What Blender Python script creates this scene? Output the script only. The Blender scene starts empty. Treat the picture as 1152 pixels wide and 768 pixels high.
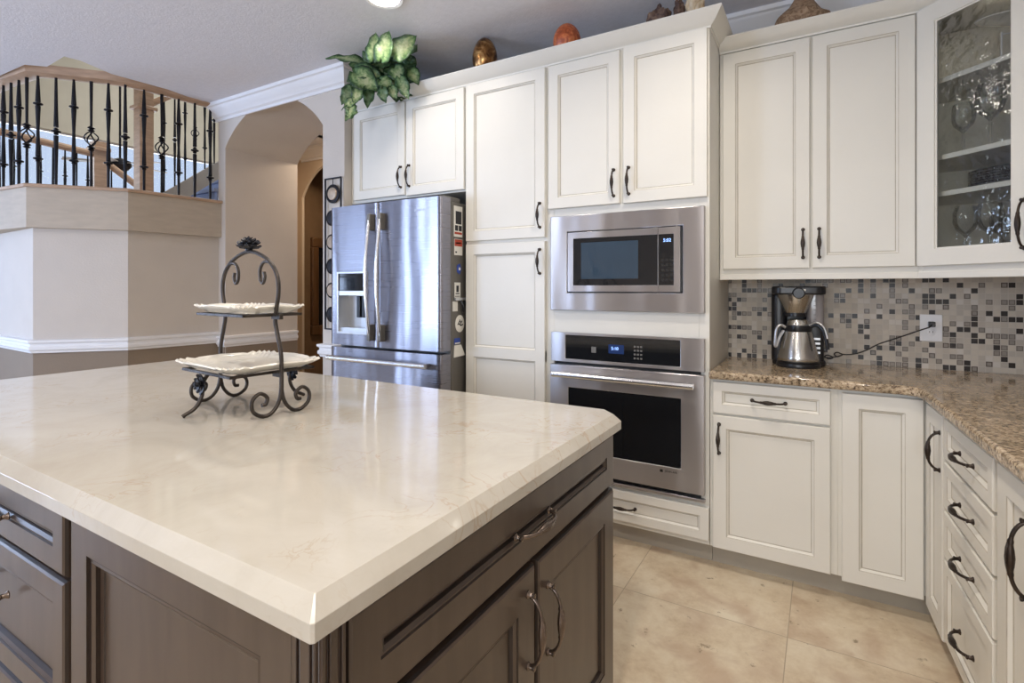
import bpy, bmesh, math, random
from mathutils import Vector, Matrix
random.seed(7)
sc = bpy.context.scene
COL = sc.collection
PI = math.pi

# ------------------------------------------------------------------ camera, world, lights, exposure
H = 1.285
cam_d = bpy.data.cameras.new('camera'); cam = bpy.data.objects.new('camera', cam_d); COL.objects.link(cam)
cam_d.sensor_width = 36.0; cam_d.lens = 591.0 / 1152 * 36.0
cam_d.shift_x = 0.0; cam_d.shift_y = -60.0 / 1152
cam_d.clip_start = 0.02; cam_d.clip_end = 100
cam.location = (0, 0, H); cam.rotation_euler = (PI / 2, 0, math.radians(30.56))
sc.camera = cam
sc.view_settings.view_transform = 'Standard'; sc.view_settings.look = 'None'
sc.view_settings.gamma = 1; sc.view_settings.use_curve_mapping = False
sc.view_settings.exposure = -0.25
sc.cycles.use_denoising = True
sc.cycles.max_bounces = 8; sc.cycles.diffuse_bounces = 5; sc.cycles.glossy_bounces = 5
sc.cycles.transparent_max_bounces = 16; sc.cycles.sample_clamp_indirect = 6.0
sc.cycles.caustics_reflective = False; sc.cycles.caustics_refractive = False
world = bpy.data.worlds.new('sky'); sc.world = world; world.use_nodes = True
wn = world.node_tree.nodes; wl = world.node_tree.links
bg = wn['Background']
bg.inputs[0].default_value = (0.62, 0.74, 1.0, 1); bg.inputs[1].default_value = 1.15

def area(name, loc, rot, sx, sy, power, col, shape='RECTANGLE', spread=None):
    l = bpy.data.lights.new(name, 'AREA'); l.shape = shape; l.size = sx
    if shape == 'RECTANGLE': l.size_y = sy
    l.energy = power; l.color = col
    if spread: l.spread = spread
    o = bpy.data.objects.new(name, l); COL.objects.link(o); o.location = loc; o.rotation_euler = rot
    return o
BLUE = (0.54, 0.68, 1.0)
# daylight just outside the real window openings of the room behind the camera
area('daylight_rear_slider', (-5.5, -3.62, 1.25), (PI / 2, 0, 0), 2.2, 2.2, 340, BLUE)
area('daylight_rear_window', (0.0, -3.62, 1.6), (PI / 2, 0, 0), 1.7, 1.3, 120, (0.92, 0.94, 1.0))
area('daylight_family_window', (-7.62, -1.9, 1.5), (PI / 2, 0, -PI / 2), .9, 1.6, 75, BLUE)
area('daylight_family_window', (-7.62, -.1, 1.5), (PI / 2, 0, -PI / 2), .9, 1.6, 75, BLUE)
area('daylight_stair_window', (-9.7, 4.2, 2.6), (PI / 2, 0, -PI / 2), 5.5, 1.8, 260, (0.85, 0.9, 1.0))
CAN_COL = (1.0, 0.90, 0.78)
CAN_POWER = 7.5

# ------------------------------------------------------------------ materials
MATS = {}
def mat(name, col=(0.5, 0.5, 0.5), rough=0.5, metal=0.0, bump=0.0, bscale=40, var=0.0, vscale=6, spec=0.5, coat=0.0,
        trans=0.0, ior=1.45, emit=None, estr=0.0, aniso=0.0, stretch=None):
    if name in MATS: return MATS[name]
    m = bpy.data.materials.new(name); m.use_nodes = True
    n = m.node_tree.nodes; l = m.node_tree.links; b = n['Principled BSDF']
    b.inputs['Base Color'].default_value = (*col, 1); b.inputs['Roughness'].default_value = rough
    b.inputs['Metallic'].default_value = metal; b.inputs['Specular IOR Level'].default_value = spec
    b.inputs['Coat Weight'].default_value = coat; b.inputs['Transmission Weight'].default_value = trans
    b.inputs['IOR'].default_value = ior; b.inputs['Anisotropic'].default_value = aniso
    if emit: b.inputs['Emission Color'].default_value = (*emit, 1); b.inputs['Emission Strength'].default_value = estr
    tc = n.new('ShaderNodeTexCoord'); mp = n.new('ShaderNodeMapping'); l.new(tc.outputs['Object'], mp.inputs[0])
    if stretch: mp.inputs['Scale'].default_value = stretch
    if var > 0:
        t = n.new('ShaderNodeTexNoise'); t.inputs['Scale'].default_value = vscale; t.inputs['Detail'].default_value = 5
        l.new(mp.outputs[0], t.inputs[0]); r = n.new('ShaderNodeValToRGB'); l.new(t.outputs[0], r.inputs[0])
        r.color_ramp.elements[0].position = .3; r.color_ramp.elements[1].position = .7
        r.color_ramp.elements[0].color = (*[c * (1 - var) for c in col], 1)
        r.color_ramp.elements[1].color = (*[min(1, c * (1 + var)) for c in col], 1)
        l.new(r.outputs[0], b.inputs['Base Color'])
    if bump > 0:
        t2 = n.new('ShaderNodeTexNoise'); t2.inputs['Scale'].default_value = bscale; t2.inputs['Detail'].default_value = 4
        l.new(mp.outputs[0], t2.inputs[0]); bp = n.new('ShaderNodeBump'); bp.inputs['Strength'].default_value = bump
        bp.inputs['Distance'].default_value = 0.01
        l.new(t2.outputs[0], bp.inputs['Height']); l.new(bp.outputs[0], b.inputs['Normal'])
    MATS[name] = m
    return m

def ramp(n, stops, const=False):
    r = n.new('ShaderNodeValToRGB'); e = r.color_ramp.elements
    if const: r.color_ramp.interpolation = 'CONSTANT'
    while len(e) < len(stops): e.new(0.5)
    for i, (p, c) in enumerate(stops): e[i].position = p; e[i].color = (*c, 1)
    return r

PAINT = mat('cabinet_paint', (0.72, 0.70, 0.645), 0.42, bump=.04, bscale=60, var=.025, vscale=3)
GLAZE = mat('cabinet_glaze', (0.46, 0.42, 0.35), 0.6, var=.15, vscale=20)
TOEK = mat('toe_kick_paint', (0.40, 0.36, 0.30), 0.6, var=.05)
WALL = mat('wall_paint', (0.60, 0.545, 0.49), 0.8, bump=.12, bscale=90, var=.02)
WALLB = mat('wall_paint_brown', (0.255, 0.20, 0.15), 0.8, bump=.12, bscale=90, var=.03)
BAND = mat('band_plaster', (0.50, 0.43, 0.35), 0.85, bump=.15, bscale=60, var=.06, vscale=9, stretch=(1, 1, 4))
HALLW = mat('hall_paint', (0.60, 0.49, 0.37), 0.8, bump=.1, bscale=90, var=.02)
UPW = mat('upper_hall_paint', (0.58, 0.565, 0.50), 0.85, bump=.1, bscale=60, var=.03)
DARKROOM = mat('dark_room_shade', (0.20, 0.12, 0.06), 0.8, var=.1)  # brown wall, with the dimness of the unlit room put into the colour
TRIM = mat('white_trim', (0.80, 0.80, 0.82), 0.4, var=.01)
CEIL = mat('ceiling_paint', (0.74, 0.74, 0.79), 0.9, bump=.16, bscale=90, var=.03, vscale=30)
IRON = mat('black_iron', (0.02, 0.02, 0.025), 0.42, .6, bump=.2, bscale=60, var=.3)
BRONZE = mat('handle_bronze', (0.055, 0.042, 0.035), 0.34, .85, bump=.1, bscale=80, var=.3, vscale=30)
BRONZE2 = mat('island_handle_bronze', (0.16, 0.125, 0.105), 0.26, .9, var=.3, vscale=30)
RAILW = mat('oak_rail', (0.46, 0.31, 0.21), 0.5, var=.15, vscale=8, stretch=(1, 1, 6), bump=.05)
BLACK = mat('black_plastic', (0.012, 0.012, 0.014), 0.3, var=.05)
DARKGAP = mat('dark_gap', (0.02, 0.018, 0.016), 0.8, var=.1)
FRIDGE_SIDE = mat('fridge_side_grey', (0.16, 0.15, 0.135), 0.5, .3, bump=.1, bscale=200, var=.04)
BLKGLASS = mat('black_glass', (0.008, 0.009, 0.011), 0.06, spec=.6, coat=.5, var=.05)
MWGLASS = mat('microwave_window', (0.03, 0.055, 0.085), 0.10, spec=.7, coat=.6, var=.05)
WHITEP = mat('white_plastic', (0.82, 0.82, 0.84), 0.35, var=.02)
CERAM = mat('white_ceramic', (0.80, 0.77, 0.70), 0.18, coat=.4, var=.04, vscale=20)
PAPER = mat('paper', (0.80, 0.78, 0.72), 0.8, var=.04)
STANDM = mat('stand_iron', (0.060, 0.050, 0.044), 0.4, .7, bump=.15, bscale=120, var=.25, vscale=25)
SILV = mat('silver_plastic', (0.62, 0.63, 0.65), 0.28, .8, var=.03)
TANK = mat('tank_plastic', (0.26, 0.24, 0.24), 0.12, coat=.3, var=.05)
LENS = mat('lamp_lens', (1, 1, 1), .4, emit=(1.0, .93, .82), estr=26)
LED = mat('display_blue', (0.2, 0.4, 1), .4, emit=(0.35, 0.55, 1.0), estr=2.2)
LEDDIM = mat('display_window', (0.01, 0.02, 0.06), .2, emit=(0.01, 0.03, 0.12), estr=.6)

def steel(name, col=(0.52, 0.52, 0.54), rough=.24, stretch=(3, 3, 260), aniso=0.0, wav=0.0, bs=.22):
    m = bpy.data.materials.new(name); m.use_nodes = True
    n = m.node_tree.nodes; l = m.node_tree.links; b = n['Principled BSDF']
    b.inputs['Metallic'].default_value = 1; b.inputs['Base Color'].default_value = (*col, 1)
    tc = n.new('ShaderNodeTexCoord'); mp = n.new('ShaderNodeMapping'); mp.inputs['Scale'].default_value = stretch
    t = n.new('ShaderNodeTexNoise'); t.inputs['Scale'].default_value = 1; t.inputs['Detail'].default_value = 3
    l.new(tc.outputs['Object'], mp.inputs[0]); l.new(mp.outputs[0], t.inputs[0])
    r = n.new('ShaderNodeMapRange'); r.inputs[3].default_value = rough - .05; r.inputs[4].default_value = rough + .07
    l.new(t.outputs[0], r.inputs[0]); l.new(r.outputs[0], b.inputs['Roughness'])
    bp = n.new('ShaderNodeBump'); bp.inputs['Strength'].default_value = bs; bp.inputs['Distance'].default_value = .001
    if aniso > 0:  # brushed across: highlights stretch upright
        cv = n.new('ShaderNodeCombineXYZ'); cv.inputs[2].default_value = 1; l.new(cv.outputs[0], b.inputs['Tangent']); b.inputs['Anisotropic'].default_value = aniso
    l.new(t.outputs[0], bp.inputs['Height'])
    if wav > 0:
        m2 = n.new('ShaderNodeMapping'); m2.inputs['Scale'].default_value = (5.5, 5.5, .9)
        t2 = n.new('ShaderNodeTexNoise'); t2.inputs['Scale'].default_value = 1; t2.inputs['Detail'].default_value = 1
        l.new(tc.outputs['Object'], m2.inputs[0]); l.new(m2.outputs[0], t2.inputs[0])
        b2 = n.new('ShaderNodeBump'); b2.inputs['Strength'].default_value = wav; b2.inputs['Distance'].default_value = .02
        l.new(t2.outputs[0], b2.inputs['Height']); l.new(b2.outputs[0], bp.inputs['Normal'])
    l.new(bp.outputs[0], b.inputs['Normal'])
    MATS[name] = m; return m
STEEL_V = steel('fridge_steel', (0.30, 0.30, 0.345), .28, aniso=.92, wav=.5, bs=.015)
STEEL_H = steel('oven_steel', (0.52, 0.50, 0.51), .34, (3, 260, 260), aniso=.92, wav=.45, bs=.03)
STEEL_C = steel('carafe_steel', (0.58, 0.57, 0.55), .2, (3, 3, 200))
CHROME = steel('polished_bar', (0.84, 0.85, 0.88), .22, (5, 5, 5))

def glass_mat(name, tint=(0.97, 0.985, 0.98), bump=0.0, scale=8, rough=0.02, f=1.0):
    m = bpy.data.materials.new(name); m.use_nodes = True
    n = m.node_tree.nodes; l = m.node_tree.links; n.remove(n['Principled BSDF'])
    out = n['Material Output']; tr = n.new('ShaderNodeBsdfTransparent'); tr.inputs[0].default_value = (*tint, 1)
    gl = n.new('ShaderNodeBsdfGlossy'); gl.inputs['Roughness'].default_value = rough
    fr = n.new('ShaderNodeFresnel'); fr.inputs[0].default_value = 1.5
    mu = n.new('ShaderNodeMath'); mu.operation = 'MULTIPLY'; mu.inputs[1].default_value = f; mu.use_clamp = True
    mx = n.new('ShaderNodeMixShader'); l.new(fr.outputs[0], mu.inputs[0]); l.new(mu.outputs[0], mx.inputs[0])
    l.new(tr.outputs[0], mx.inputs[1]); l.new(gl.outputs[0], mx.inputs[2]); l.new(mx.outputs[0], out.inputs[0])
    tc = n.new('ShaderNodeTexCoord'); t = n.new('ShaderNodeTexNoise'); t.inputs['Scale'].default_value = scale
    l.new(tc.outputs['Object'], t.inputs[0]); bp = n.new('ShaderNodeBump'); bp.inputs['Strength'].default_value = bump
    bp.inputs['Distance'].default_value = .02; l.new(t.outputs[0], bp.inputs['Height'])
    if bump > 0: l.new(bp.outputs[0], gl.inputs['Normal'])
    MATS[name] = m; return m
PANE = glass_mat('seeded_glass', (0.95, 0.96, 0.95), .16, 26, .03, 1.0)
WPANE = glass_mat('window_glass')
DRINK = glass_mat('drinking_glass', (0.975, 0.98, 0.985), .1, 30, .02, .55)

def m_floor():
    m = bpy.data.materials.new('travertine_floor'); m.use_nodes = True
    n = m.node_tree.nodes; l = m.node_tree.links; b = n['Principled BSDF']
    tc = n.new('ShaderNodeTexCoord'); mp = n.new('ShaderNodeMapping'); l.new(tc.outputs['Object'], mp.inputs[0])
    mp.inputs['Location'].default_value = (0.11 + 6.2, -2.18 + 6.2, 0)
    br = n.new('ShaderNodeTexBrick'); br.offset = 0; br.inputs['Scale'].default_value = 1
    br.inputs['Brick Width'].default_value = .62; br.inputs['Row Height'].default_value = .62
    br.inputs['Mortar Size'].default_value = .0022; br.inputs['Mortar Smooth'].default_value = .4
    l.new(mp.outputs[0], br.inputs[0])
    br.inputs['Color1'].default_value = (0, 0, 0, 1); br.inputs['Color2'].default_value = (1, 1, 1, 1)
    br.inputs['Mortar'].default_value = (.5, .5, .5, 1)
    n1 = n.new('ShaderNodeTexNoise'); n1.inputs['Scale'].default_value = 4.2; n1.inputs['Detail'].default_value = 9
    n1.inputs['Roughness'].default_value = .74; n1.inputs['Distortion'].default_value = .12
    off = n.new('ShaderNodeVectorMath'); off.operation = 'MULTIPLY_ADD'; off.inputs[1].default_value = (3, 3, 3)
    l.new(br.outputs['Color'], off.inputs[0]); l.new(tc.outputs['Object'], off.inputs[2]); l.new(off.outputs[0], n1.inputs[0])
    r1 = ramp(n, [(.30, (0.42, 0.31, 0.21)), (.42, (0.56, 0.45, 0.32)), (.52, (0.64, 0.54, 0.40)), (.68, (0.72, 0.64, 0.50))])
    l.new(n1.outputs[0], r1.inputs[0])
    n2 = n.new('ShaderNodeTexNoise'); n2.inputs['Scale'].default_value = 8; n2.inputs['Detail'].default_value = 7
    n2.inputs['Distortion'].default_value = .4; n2.inputs['Scale'].default_value = 5; l.new(off.outputs[0], n2.inputs[0])
    r2 = ramp(n, [(.0, (0, 0, 0)), (.53, (0, 0, 0)), (.66, (.7, .7, .7))]); l.new(n2.outputs[0], r2.inputs[0])
    mx = n.new('ShaderNodeMix'); mx.data_type = 'RGBA'; l.new(r2.outputs[0], mx.inputs[0]); l.new(r1.outputs[0], mx.inputs[6])
    mx.inputs[7].default_value = (0.47, 0.34, 0.24, 1)
    n3 = n.new('ShaderNodeTexNoise'); n3.inputs['Scale'].default_value = 15; n3.inputs['Detail'].default_value = 8; n3.inputs['Roughness'].default_value = .65; l.new(off.outputs[0], n3.inputs[0])
    r3 = ramp(n, [(.0, (0, 0, 0)), (.625, (0, 0, 0)), (.68, (.8, .8, .8))]); l.new(n3.outputs[0], r3.inputs[0])
    mb = n.new('ShaderNodeMix'); mb.data_type = 'RGBA'; l.new(r3.outputs[0], mb.inputs[0]); l.new(mx.outputs[2], mb.inputs[6])
    mb.inputs[7].default_value = (0.22, 0.16, 0.10, 1)
    mg = n.new('ShaderNodeMix'); mg.data_type = 'RGBA'; l.new(br.outputs['Fac'], mg.inputs[0]); l.new(mb.outputs[2], mg.inputs[6])
    mg.inputs[7].default_value = (0.40, 0.32, 0.23, 1); l.new(mg.outputs[2], b.inputs['Base Color'])
    b.inputs['Roughness'].default_value = .33
    bp = n.new('ShaderNodeBump'); bp.inputs['Strength'].default_value = .25; bp.inputs['Distance'].default_value = .002; bp.invert = True
    l.new(br.outputs['Fac'], bp.inputs['Height']); l.new(bp.outputs[0], b.inputs['Normal'])
    return m
FLOOR = m_floor()

def m_tiles():
    m = bpy.data.materials.new('mosaic_tiles'); m.use_nodes = True
    n = m.node_tree.nodes; l = m.node_tree.links; b = n['Principled BSDF']
    tc = n.new('ShaderNodeTexCoord')
    sc_ = n.new('ShaderNodeVectorMath'); sc_.operation = 'SCALE'; sc_.inputs['Scale'].default_value = 1 / .0252
    l.new(tc.outputs['Object'], sc_.inputs[0])
    fl = n.new('ShaderNodeVectorMath'); fl.operation = 'FLOOR'; l.new(sc_.outputs[0], fl.inputs[0])
    frc = n.new('ShaderNodeVectorMath'); frc.operation = 'FRACTION'; l.new(sc_.outputs[0], frc.inputs[0])
    sf = n.new('ShaderNodeSeparateXYZ'); l.new(fl.outputs[0], sf.inputs[0])
    cf = n.new('ShaderNodeCombineXYZ'); l.new(sf.outputs[0], cf.inputs[0]); l.new(sf.outputs[2], cf.inputs[1])
    wn_ = n.new('ShaderNodeTexWhiteNoise'); wn_.noise_dimensions = '2D'; l.new(cf.outputs[0], wn_.inputs[0])
    rc = ramp(n, [(0, (0.022, 0.016, 0.014)), (.17, (0.085, 0.06, 0.045)), (.23, (0.17, 0.145, 0.12)), (.33, (0.50, 0.44, 0.37)),
                  (.50, (0.56, 0.50, 0.42)), (.75, (0.47, 0.42, 0.36)), (.92, (0.60, 0.55, 0.49))], True)
    l.new(wn_.outputs[0], rc.inputs[0])
    s = n.new('ShaderNodeSeparateXYZ'); l.new(frc.outputs[0], s.inputs[0])
    def edge(o):
        a = n.new('ShaderNodeMath'); a.operation = 'SUBTRACT'; a.inputs[1].default_value = .5; l.new(o, a.inputs[0])
        c = n.new('ShaderNodeMath'); c.operation = 'ABSOLUTE'; l.new(a.outputs[0], c.inputs[0]); return c
    ex, ez = edge(s.outputs[0]), edge(s.outputs[2])
    mxx = n.new('ShaderNodeMath'); mxx.operation = 'MAXIMUM'; l.new(ex.outputs[0], mxx.inputs[0]); l.new(ez.outputs[0], mxx.inputs[1])
    g = n.new('ShaderNodeMath'); g.operation = 'GREATER_THAN'; g.inputs[1].default_value = .45; l.new(mxx.outputs[0], g.inputs[0])
    # frosted centre on the mid brown glass tiles
    inn = n.new('ShaderNodeMath'); inn.operation = 'LESS_THAN'; inn.inputs[1].default_value = .30; l.new(mxx.outputs[0], inn.inputs[0])
    a1 = n.new('ShaderNodeMath'); a1.operation = 'GREATER_THAN'; a1.inputs[1].default_value = .17; l.new(wn_.outputs[0], a1.inputs[0])
    a2 = n.new('ShaderNodeMath'); a2.operation = 'LESS_THAN'; a2.inputs[1].default_value = .33; l.new(wn_.outputs[0], a2.inputs[0])
    mm = n.new('ShaderNodeMath'); mm.operation = 'MULTIPLY'; l.new(a1.outputs[0], mm.inputs[0]); l.new(a2.outputs[0], mm.inputs[1])
    m3 = n.new('ShaderNodeMath'); m3.operation = 'MULTIPLY'; l.new(mm.outputs[0], m3.inputs[0]); l.new(inn.outputs[0], m3.inputs[1])
    fx = n.new('ShaderNodeMix'); fx.data_type = 'RGBA'; l.new(m3.outputs[0], fx.inputs[0]); l.new(rc.outputs[0], fx.inputs[6]); fx.inputs[7].default_value = (.27, .24, .21, 1)
    gx = n.new('ShaderNodeMix'); gx.data_type = 'RGBA'; l.new(g.outputs[0], gx.inputs[0]); l.new(fx.outputs[2], gx.inputs[6]); gx.inputs[7].default_value = (.54, .49, .43, 1)
    l.new(gx.outputs[2], b.inputs['Base Color'])
    rr = n.new('ShaderNodeMapRange'); rr.inputs[1].default_value = .33; rr.inputs[2].default_value = .34; b.inputs['Specular IOR Level'].default_value = .3; rr.inputs[3].default_value = .3; rr.inputs[4].default_value = .42
    l.new(wn_.outputs[0], rr.inputs[0]); l.new(rr.outputs[0], b.inputs['Roughness'])
    bp = n.new('ShaderNodeBump'); bp.inputs['Strength'].default_value = .5; bp.inputs['Distance'].default_value = .002; bp.invert = True
    l.new(g.outputs[0], bp.inputs['Height']); l.new(bp.outputs[0], b.inputs['Normal'])
    return m
TILES = m_tiles()

def m_granite():
    m = bpy.data.materials.new('granite'); m.use_nodes = True
    n = m.node_tree.nodes; l = m.node_tree.links; b = n['Principled BSDF']
    tc = n.new('ShaderNodeTexCoord'); mp = n.new('ShaderNodeMapping'); l.new(tc.outputs['Object'], mp.inputs[0])
    mp.inputs['Scale'].default_value = (1, 1.2, 1.2); mp.inputs['Rotation'].default_value = (0, 0, .5)
    v = n.new('ShaderNodeTexNoise'); v.inputs['Scale'].default_value = 75; v.inputs['Detail'].default_value = 5; v.inputs['Roughness'].default_value = .7
    l.new(mp.outputs[0], v.inputs[0])
    r = ramp(n, [(.33, (0.03, 0.022, 0.017)), (.41, (0.14, 0.10, 0.07)), (.47, (0.36, 0.27, 0.18)), (.55, (0.50, 0.40, 0.28)), (.66, (0.62, 0.53, 0.40)), (.8, (.7, .63, .53))])
    l.new(v.outputs[0], r.inputs[0])
    v2 = n.new('ShaderNodeTexNoise'); v2.inputs['Scale'].default_value = 14; v2.inputs['Detail'].default_value = 4; l.new(mp.outputs[0], v2.inputs[0])
    r2 = ramp(n, [(.35, (.72, .70, .66)), (.65, (1.12, 1.1, 1.08))]); l.new(v2.outputs[0], r2.inputs[0])
    mx = n.new('ShaderNodeMix'); mx.data_type = 'RGBA'; mx.blend_type = 'MULTIPLY'; mx.inputs[0].default_value = 1
    l.new(r.outputs[0], mx.inputs[6]); l.new(r2.outputs[0], mx.inputs[7]); l.new(mx.outputs[2], b.inputs['Base Color'])
    b.inputs['Roughness'].default_value = .1
    return m
GRANITE = m_granite()

def m_quartz():
    m = bpy.data.materials.new('quartz'); m.use_nodes = True
    n = m.node_tree.nodes; l = m.node_tree.links; b = n['Principled BSDF']
    tc = n.new('ShaderNodeTexCoord')
    v = n.new('ShaderNodeTexNoise'); v.inputs['Scale'].default_value = 3.4; v.inputs['Detail'].default_value = 12; v.inputs['Roughness'].default_value = .7; v.inputs['Distortion'].default_value = 1.0
    l.new(tc.outputs['Object'], v.inputs[0])
    r = ramp(n, [(.3, (0.46, 0.425, 0.37)), (.5, (0.505, 0.475, 0.42)), (.72, (0.54, 0.515, 0.465))]); l.new(v.outputs[0], r.inputs[0])
    v2 = n.new('ShaderNodeTexNoise'); v2.inputs['Scale'].default_value = 9; v2.inputs['Detail'].default_value = 6; v2.inputs['Distortion'].default_value = 1.6
    l.new(tc.outputs['Object'], v2.inputs[0])
    r2 = ramp(n, [(.480, (0, 0, 0)), (.495, (.85, .85, .85)), (.505, (.85, .85, .85)), (.520, (0, 0, 0))]); l.new(v2.outputs[0], r2.inputs[0])
    v3 = n.new('ShaderNodeTexNoise'); v3.inputs['Scale'].default_value = 5; l.new(tc.outputs['Object'], v3.inputs[0])
    r3 = ramp(n, [(.47, (0, 0, 0)), (.68, (1, 1, 1))]); l.new(v3.outputs[0], r3.inputs[0])
    mu = n.new('ShaderNodeMath'); mu.operation = 'MULTIPLY'; l.new(r2.outputs[0], mu.inputs[0]); l.new(r3.outputs[0], mu.inputs[1])
    mx = n.new('ShaderNodeMix'); mx.data_type = 'RGBA'; l.new(mu.outputs[0], mx.inputs[0]); l.new(r.outputs[0], mx.inputs[6]); mx.inputs[7].default_value = (.44, .36, .28, 1)
    l.new(mx.outputs[2], b.inputs['Base Color']); b.inputs['Roughness'].default_value = .08
    return m
QUARTZ = m_quartz()

def m_wood(name, c0, c1, scale=(1, 1, 1), rough=.35):
    m = bpy.data.materials.new(name); m.use_nodes = True
    n = m.node_tree.nodes; l = m.node_tree.links; b = n['Principled BSDF']
    tc = n.new('ShaderNodeTexCoord'); mp = n.new('ShaderNodeMapping'); mp.inputs['Scale'].default_value = scale; l.new(tc.outputs['Object'], mp.inputs[0])
    v = n.new('ShaderNodeTexNoise'); v.inputs['Scale'].default_value = 6; v.inputs['Detail'].default_value = 8; v.inputs['Distortion'].default_value = .5
    l.new(mp.outputs[0], v.inputs[0]); r = ramp(n, [(.3, c0), (.7, c1)]); l.new(v.outputs[0], r.inputs[0])
    l.new(r.outputs[0], b.inputs['Base Color']); b.inputs['Roughness'].default_value = rough
    b.inputs['Coat Weight'].default_value = .25; b.inputs['Coat Roughness'].default_value = .25
    MATS[name] = m; return m
DWOOD = m_wood('island_wood', (0.050, 0.032, 0.023), (0.074, 0.050, 0.037), (4, 4, .5))
DGLZ = mat('island_glaze', (0.018, 0.010, 0.007), .45, var=.2)
OLDWOOD = m_wood('mirror_wood', (0.10, 0.05, 0.02), (0.16, 0.08, 0.035), (4, 4, .5))

# ------------------------------------------------------------------ helpers
class MB:
    def __init__(s): s.v = []; s.f = []; s.m = []
    def add(s, vs, fs, mi=0):
        o = len(s.v); s.v += [tuple(v) for v in vs]
        for f in fs: s.f.append([i + o for i in f]); s.m.append(mi)
        return s
    def box(s, x0, x1, y0, y1, z0, z1, mi=0):
        vs = [(x0, y0, z0), (x1, y0, z0), (x1, y1, z0), (x0, y1, z0), (x0, y0, z1), (x1, y0, z1), (x1, y1, z1), (x0, y1, z1)]
        return s.add(vs, [(0, 3, 2, 1), (4, 5, 6, 7), (0, 1, 5, 4), (1, 2, 6, 5), (2, 3, 7, 6), (3, 0, 4, 7)], mi)
    def prism(s, pts, z0, z1, mi=0):
        n = len(pts); vs = [(p[0], p[1], z0) for p in pts] + [(p[0], p[1], z1) for p in pts]
        return s.add(vs, [tuple(range(n))[::-1], tuple(range(n, 2 * n))] + [(i, (i + 1) % n, n + (i + 1) % n, n + i) for i in range(n)], mi)
    def prism_y(s, pts, y0, y1, mi=0):
        n = len(pts); vs = [(p[0], y0, p[1]) for p in pts] + [(p[0], y1, p[1]) for p in pts]
        return s.add(vs, [tuple(range(n)), tuple(range(n, 2 * n))[::-1]] + [(i, n + i, n + (i + 1) % n, (i + 1) % n) for i in range(n)], mi)
    def rings(s, x0, x1, z0, z1, prof, back=True):
        # concentric rectangles facing -Y: prof = [(inset, y, material of the band leading to it)]
        rs = []
        for ins, y, mi in prof:
            o = len(s.v); s.v += [(x0 + ins, y, z0 + ins), (x1 - ins, y, z0 + ins), (x1 - ins, y, z1 - ins), (x0 + ins, y, z1 - ins)]
            if rs:
                p = rs[-1]
                for i in range(4):
                    j = (i + 1) % 4; s.f.append([p + i, p + j, o + j, o + i]); s.m.append(mi)
            rs.append(o)
        o = rs[-1]; s.f.append([o, o + 1, o + 2, o + 3]); s.m.append(prof[-1][2] if len(prof[-1]) < 4 else prof[-1][3])
        if back: o = rs[0]; s.f.append([o + 3, o + 2, o + 1, o]); s.m.append(0)
        return s
    def lathe(s, prof, cx=0, cy=0, seg=24, mi=0, axis='z', flute=0, fl_n=8):
        rows = []
        for r, z in prof:
            row = []
            for k in range(seg):
                a = 2 * PI * k / seg; rr = max(r, 1e-5) * (1 + flute * math.cos(fl_n * a))
                p = (cx + rr * math.cos(a), cy + rr * math.sin(a), z)
                if axis == 'y': p = (cx + rr * math.cos(a), z, cy + rr * math.sin(a))
                if axis == 'x': p = (z, cx + rr * math.cos(a), cy + rr * math.sin(a))
                row.append(len(s.v)); s.v.append(p)
            rows.append(row)
        for a, b in zip(rows, rows[1:]):
            for k in range(seg):
                j = (k + 1) % seg; s.f.append([a[k], a[j], b[j], b[k]]); s.m.append(mi)
        s.f.append(rows[0][::-1]); s.m.append(mi); s.f.append(rows[-1]); s.m.append(mi)
        return s
    def tube(s, pts, r, seg=10, mi=0, flat=None):
        pts = [Vector(p) for p in pts]; n = len(pts); rs = r if isinstance(r, (list, tuple)) else [r] * n
        up = None; rows = []
        for i in range(n):
            t = (pts[min(i + 1, n - 1)] - pts[max(i - 1, 0)]).normalized()
            if up is None:
                up = Vector((0, 0, 1)) if abs(t.z) < .9 else Vector((0, 1, 0))
                if flat: up = Vector(flat[0])
            u = (up - t * up.dot(t)); u = u.normalized() if u.length > 1e-6 else t.orthogonal().normalized()
            w = t.cross(u); up = u; row = []
            for k in range(seg):
                a = 2 * PI * k / seg
                fu, fw = (flat[1], 1) if flat else (1, 1)
                row.append(len(s.v)); s.v.append(tuple(pts[i] + u * math.cos(a) * rs[i] * fu + w * math.sin(a) * rs[i] * fw))
            rows.append(row)
        for a, b in zip(rows, rows[1:]):
            for k in range(seg):
                j = (k + 1) % seg; s.f.append([a[k], a[j], b[j], b[k]]); s.m.append(mi)
        s.f.append(rows[0][::-1]); s.m.append(mi); s.f.append(rows[-1]); s.m.append(mi)
        return s
    def sweep(s, path, prof, mi=0, closed=False):
        # path: 2-D points (x, y); prof: closed polygon of (offset along left normal, z); mitred corners
        P = [Vector((p[0], p[1])) for p in path]; n = len(P); rows = []
        for i in range(n):
            d0 = (P[i] - P[i - 1]) if (i > 0 or closed) else None
            d1 = (P[(i + 1) % n] - P[i]) if (i < n - 1 or closed) else None
            n0 = Vector((-d0.y, d0.x)).normalized() if d0 else None
            n1 = Vector((-d1.y, d1.x)).normalized() if d1 else None
            if n0 is None: mvec = n1
            elif n1 is None: mvec = n0
            else:
                b = (n0 + n1).normalized(); mvec = b / max(.2, b.dot(n0))
            row = []
            for off, z in prof:
                q = P[i] + mvec * off; row.append(len(s.v)); s.v.append((q.x, q.y, z))
            rows.append(row)
        k = len(prof); R = list(zip(rows, rows[1:])) + ([(rows[-1], rows[0])] if closed else [])
        for a, b in R:
            for j in range(k):
                s.f.append([a[j], a[(j + 1) % k], b[(j + 1) % k], b[j]]); s.m.append(mi)
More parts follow.
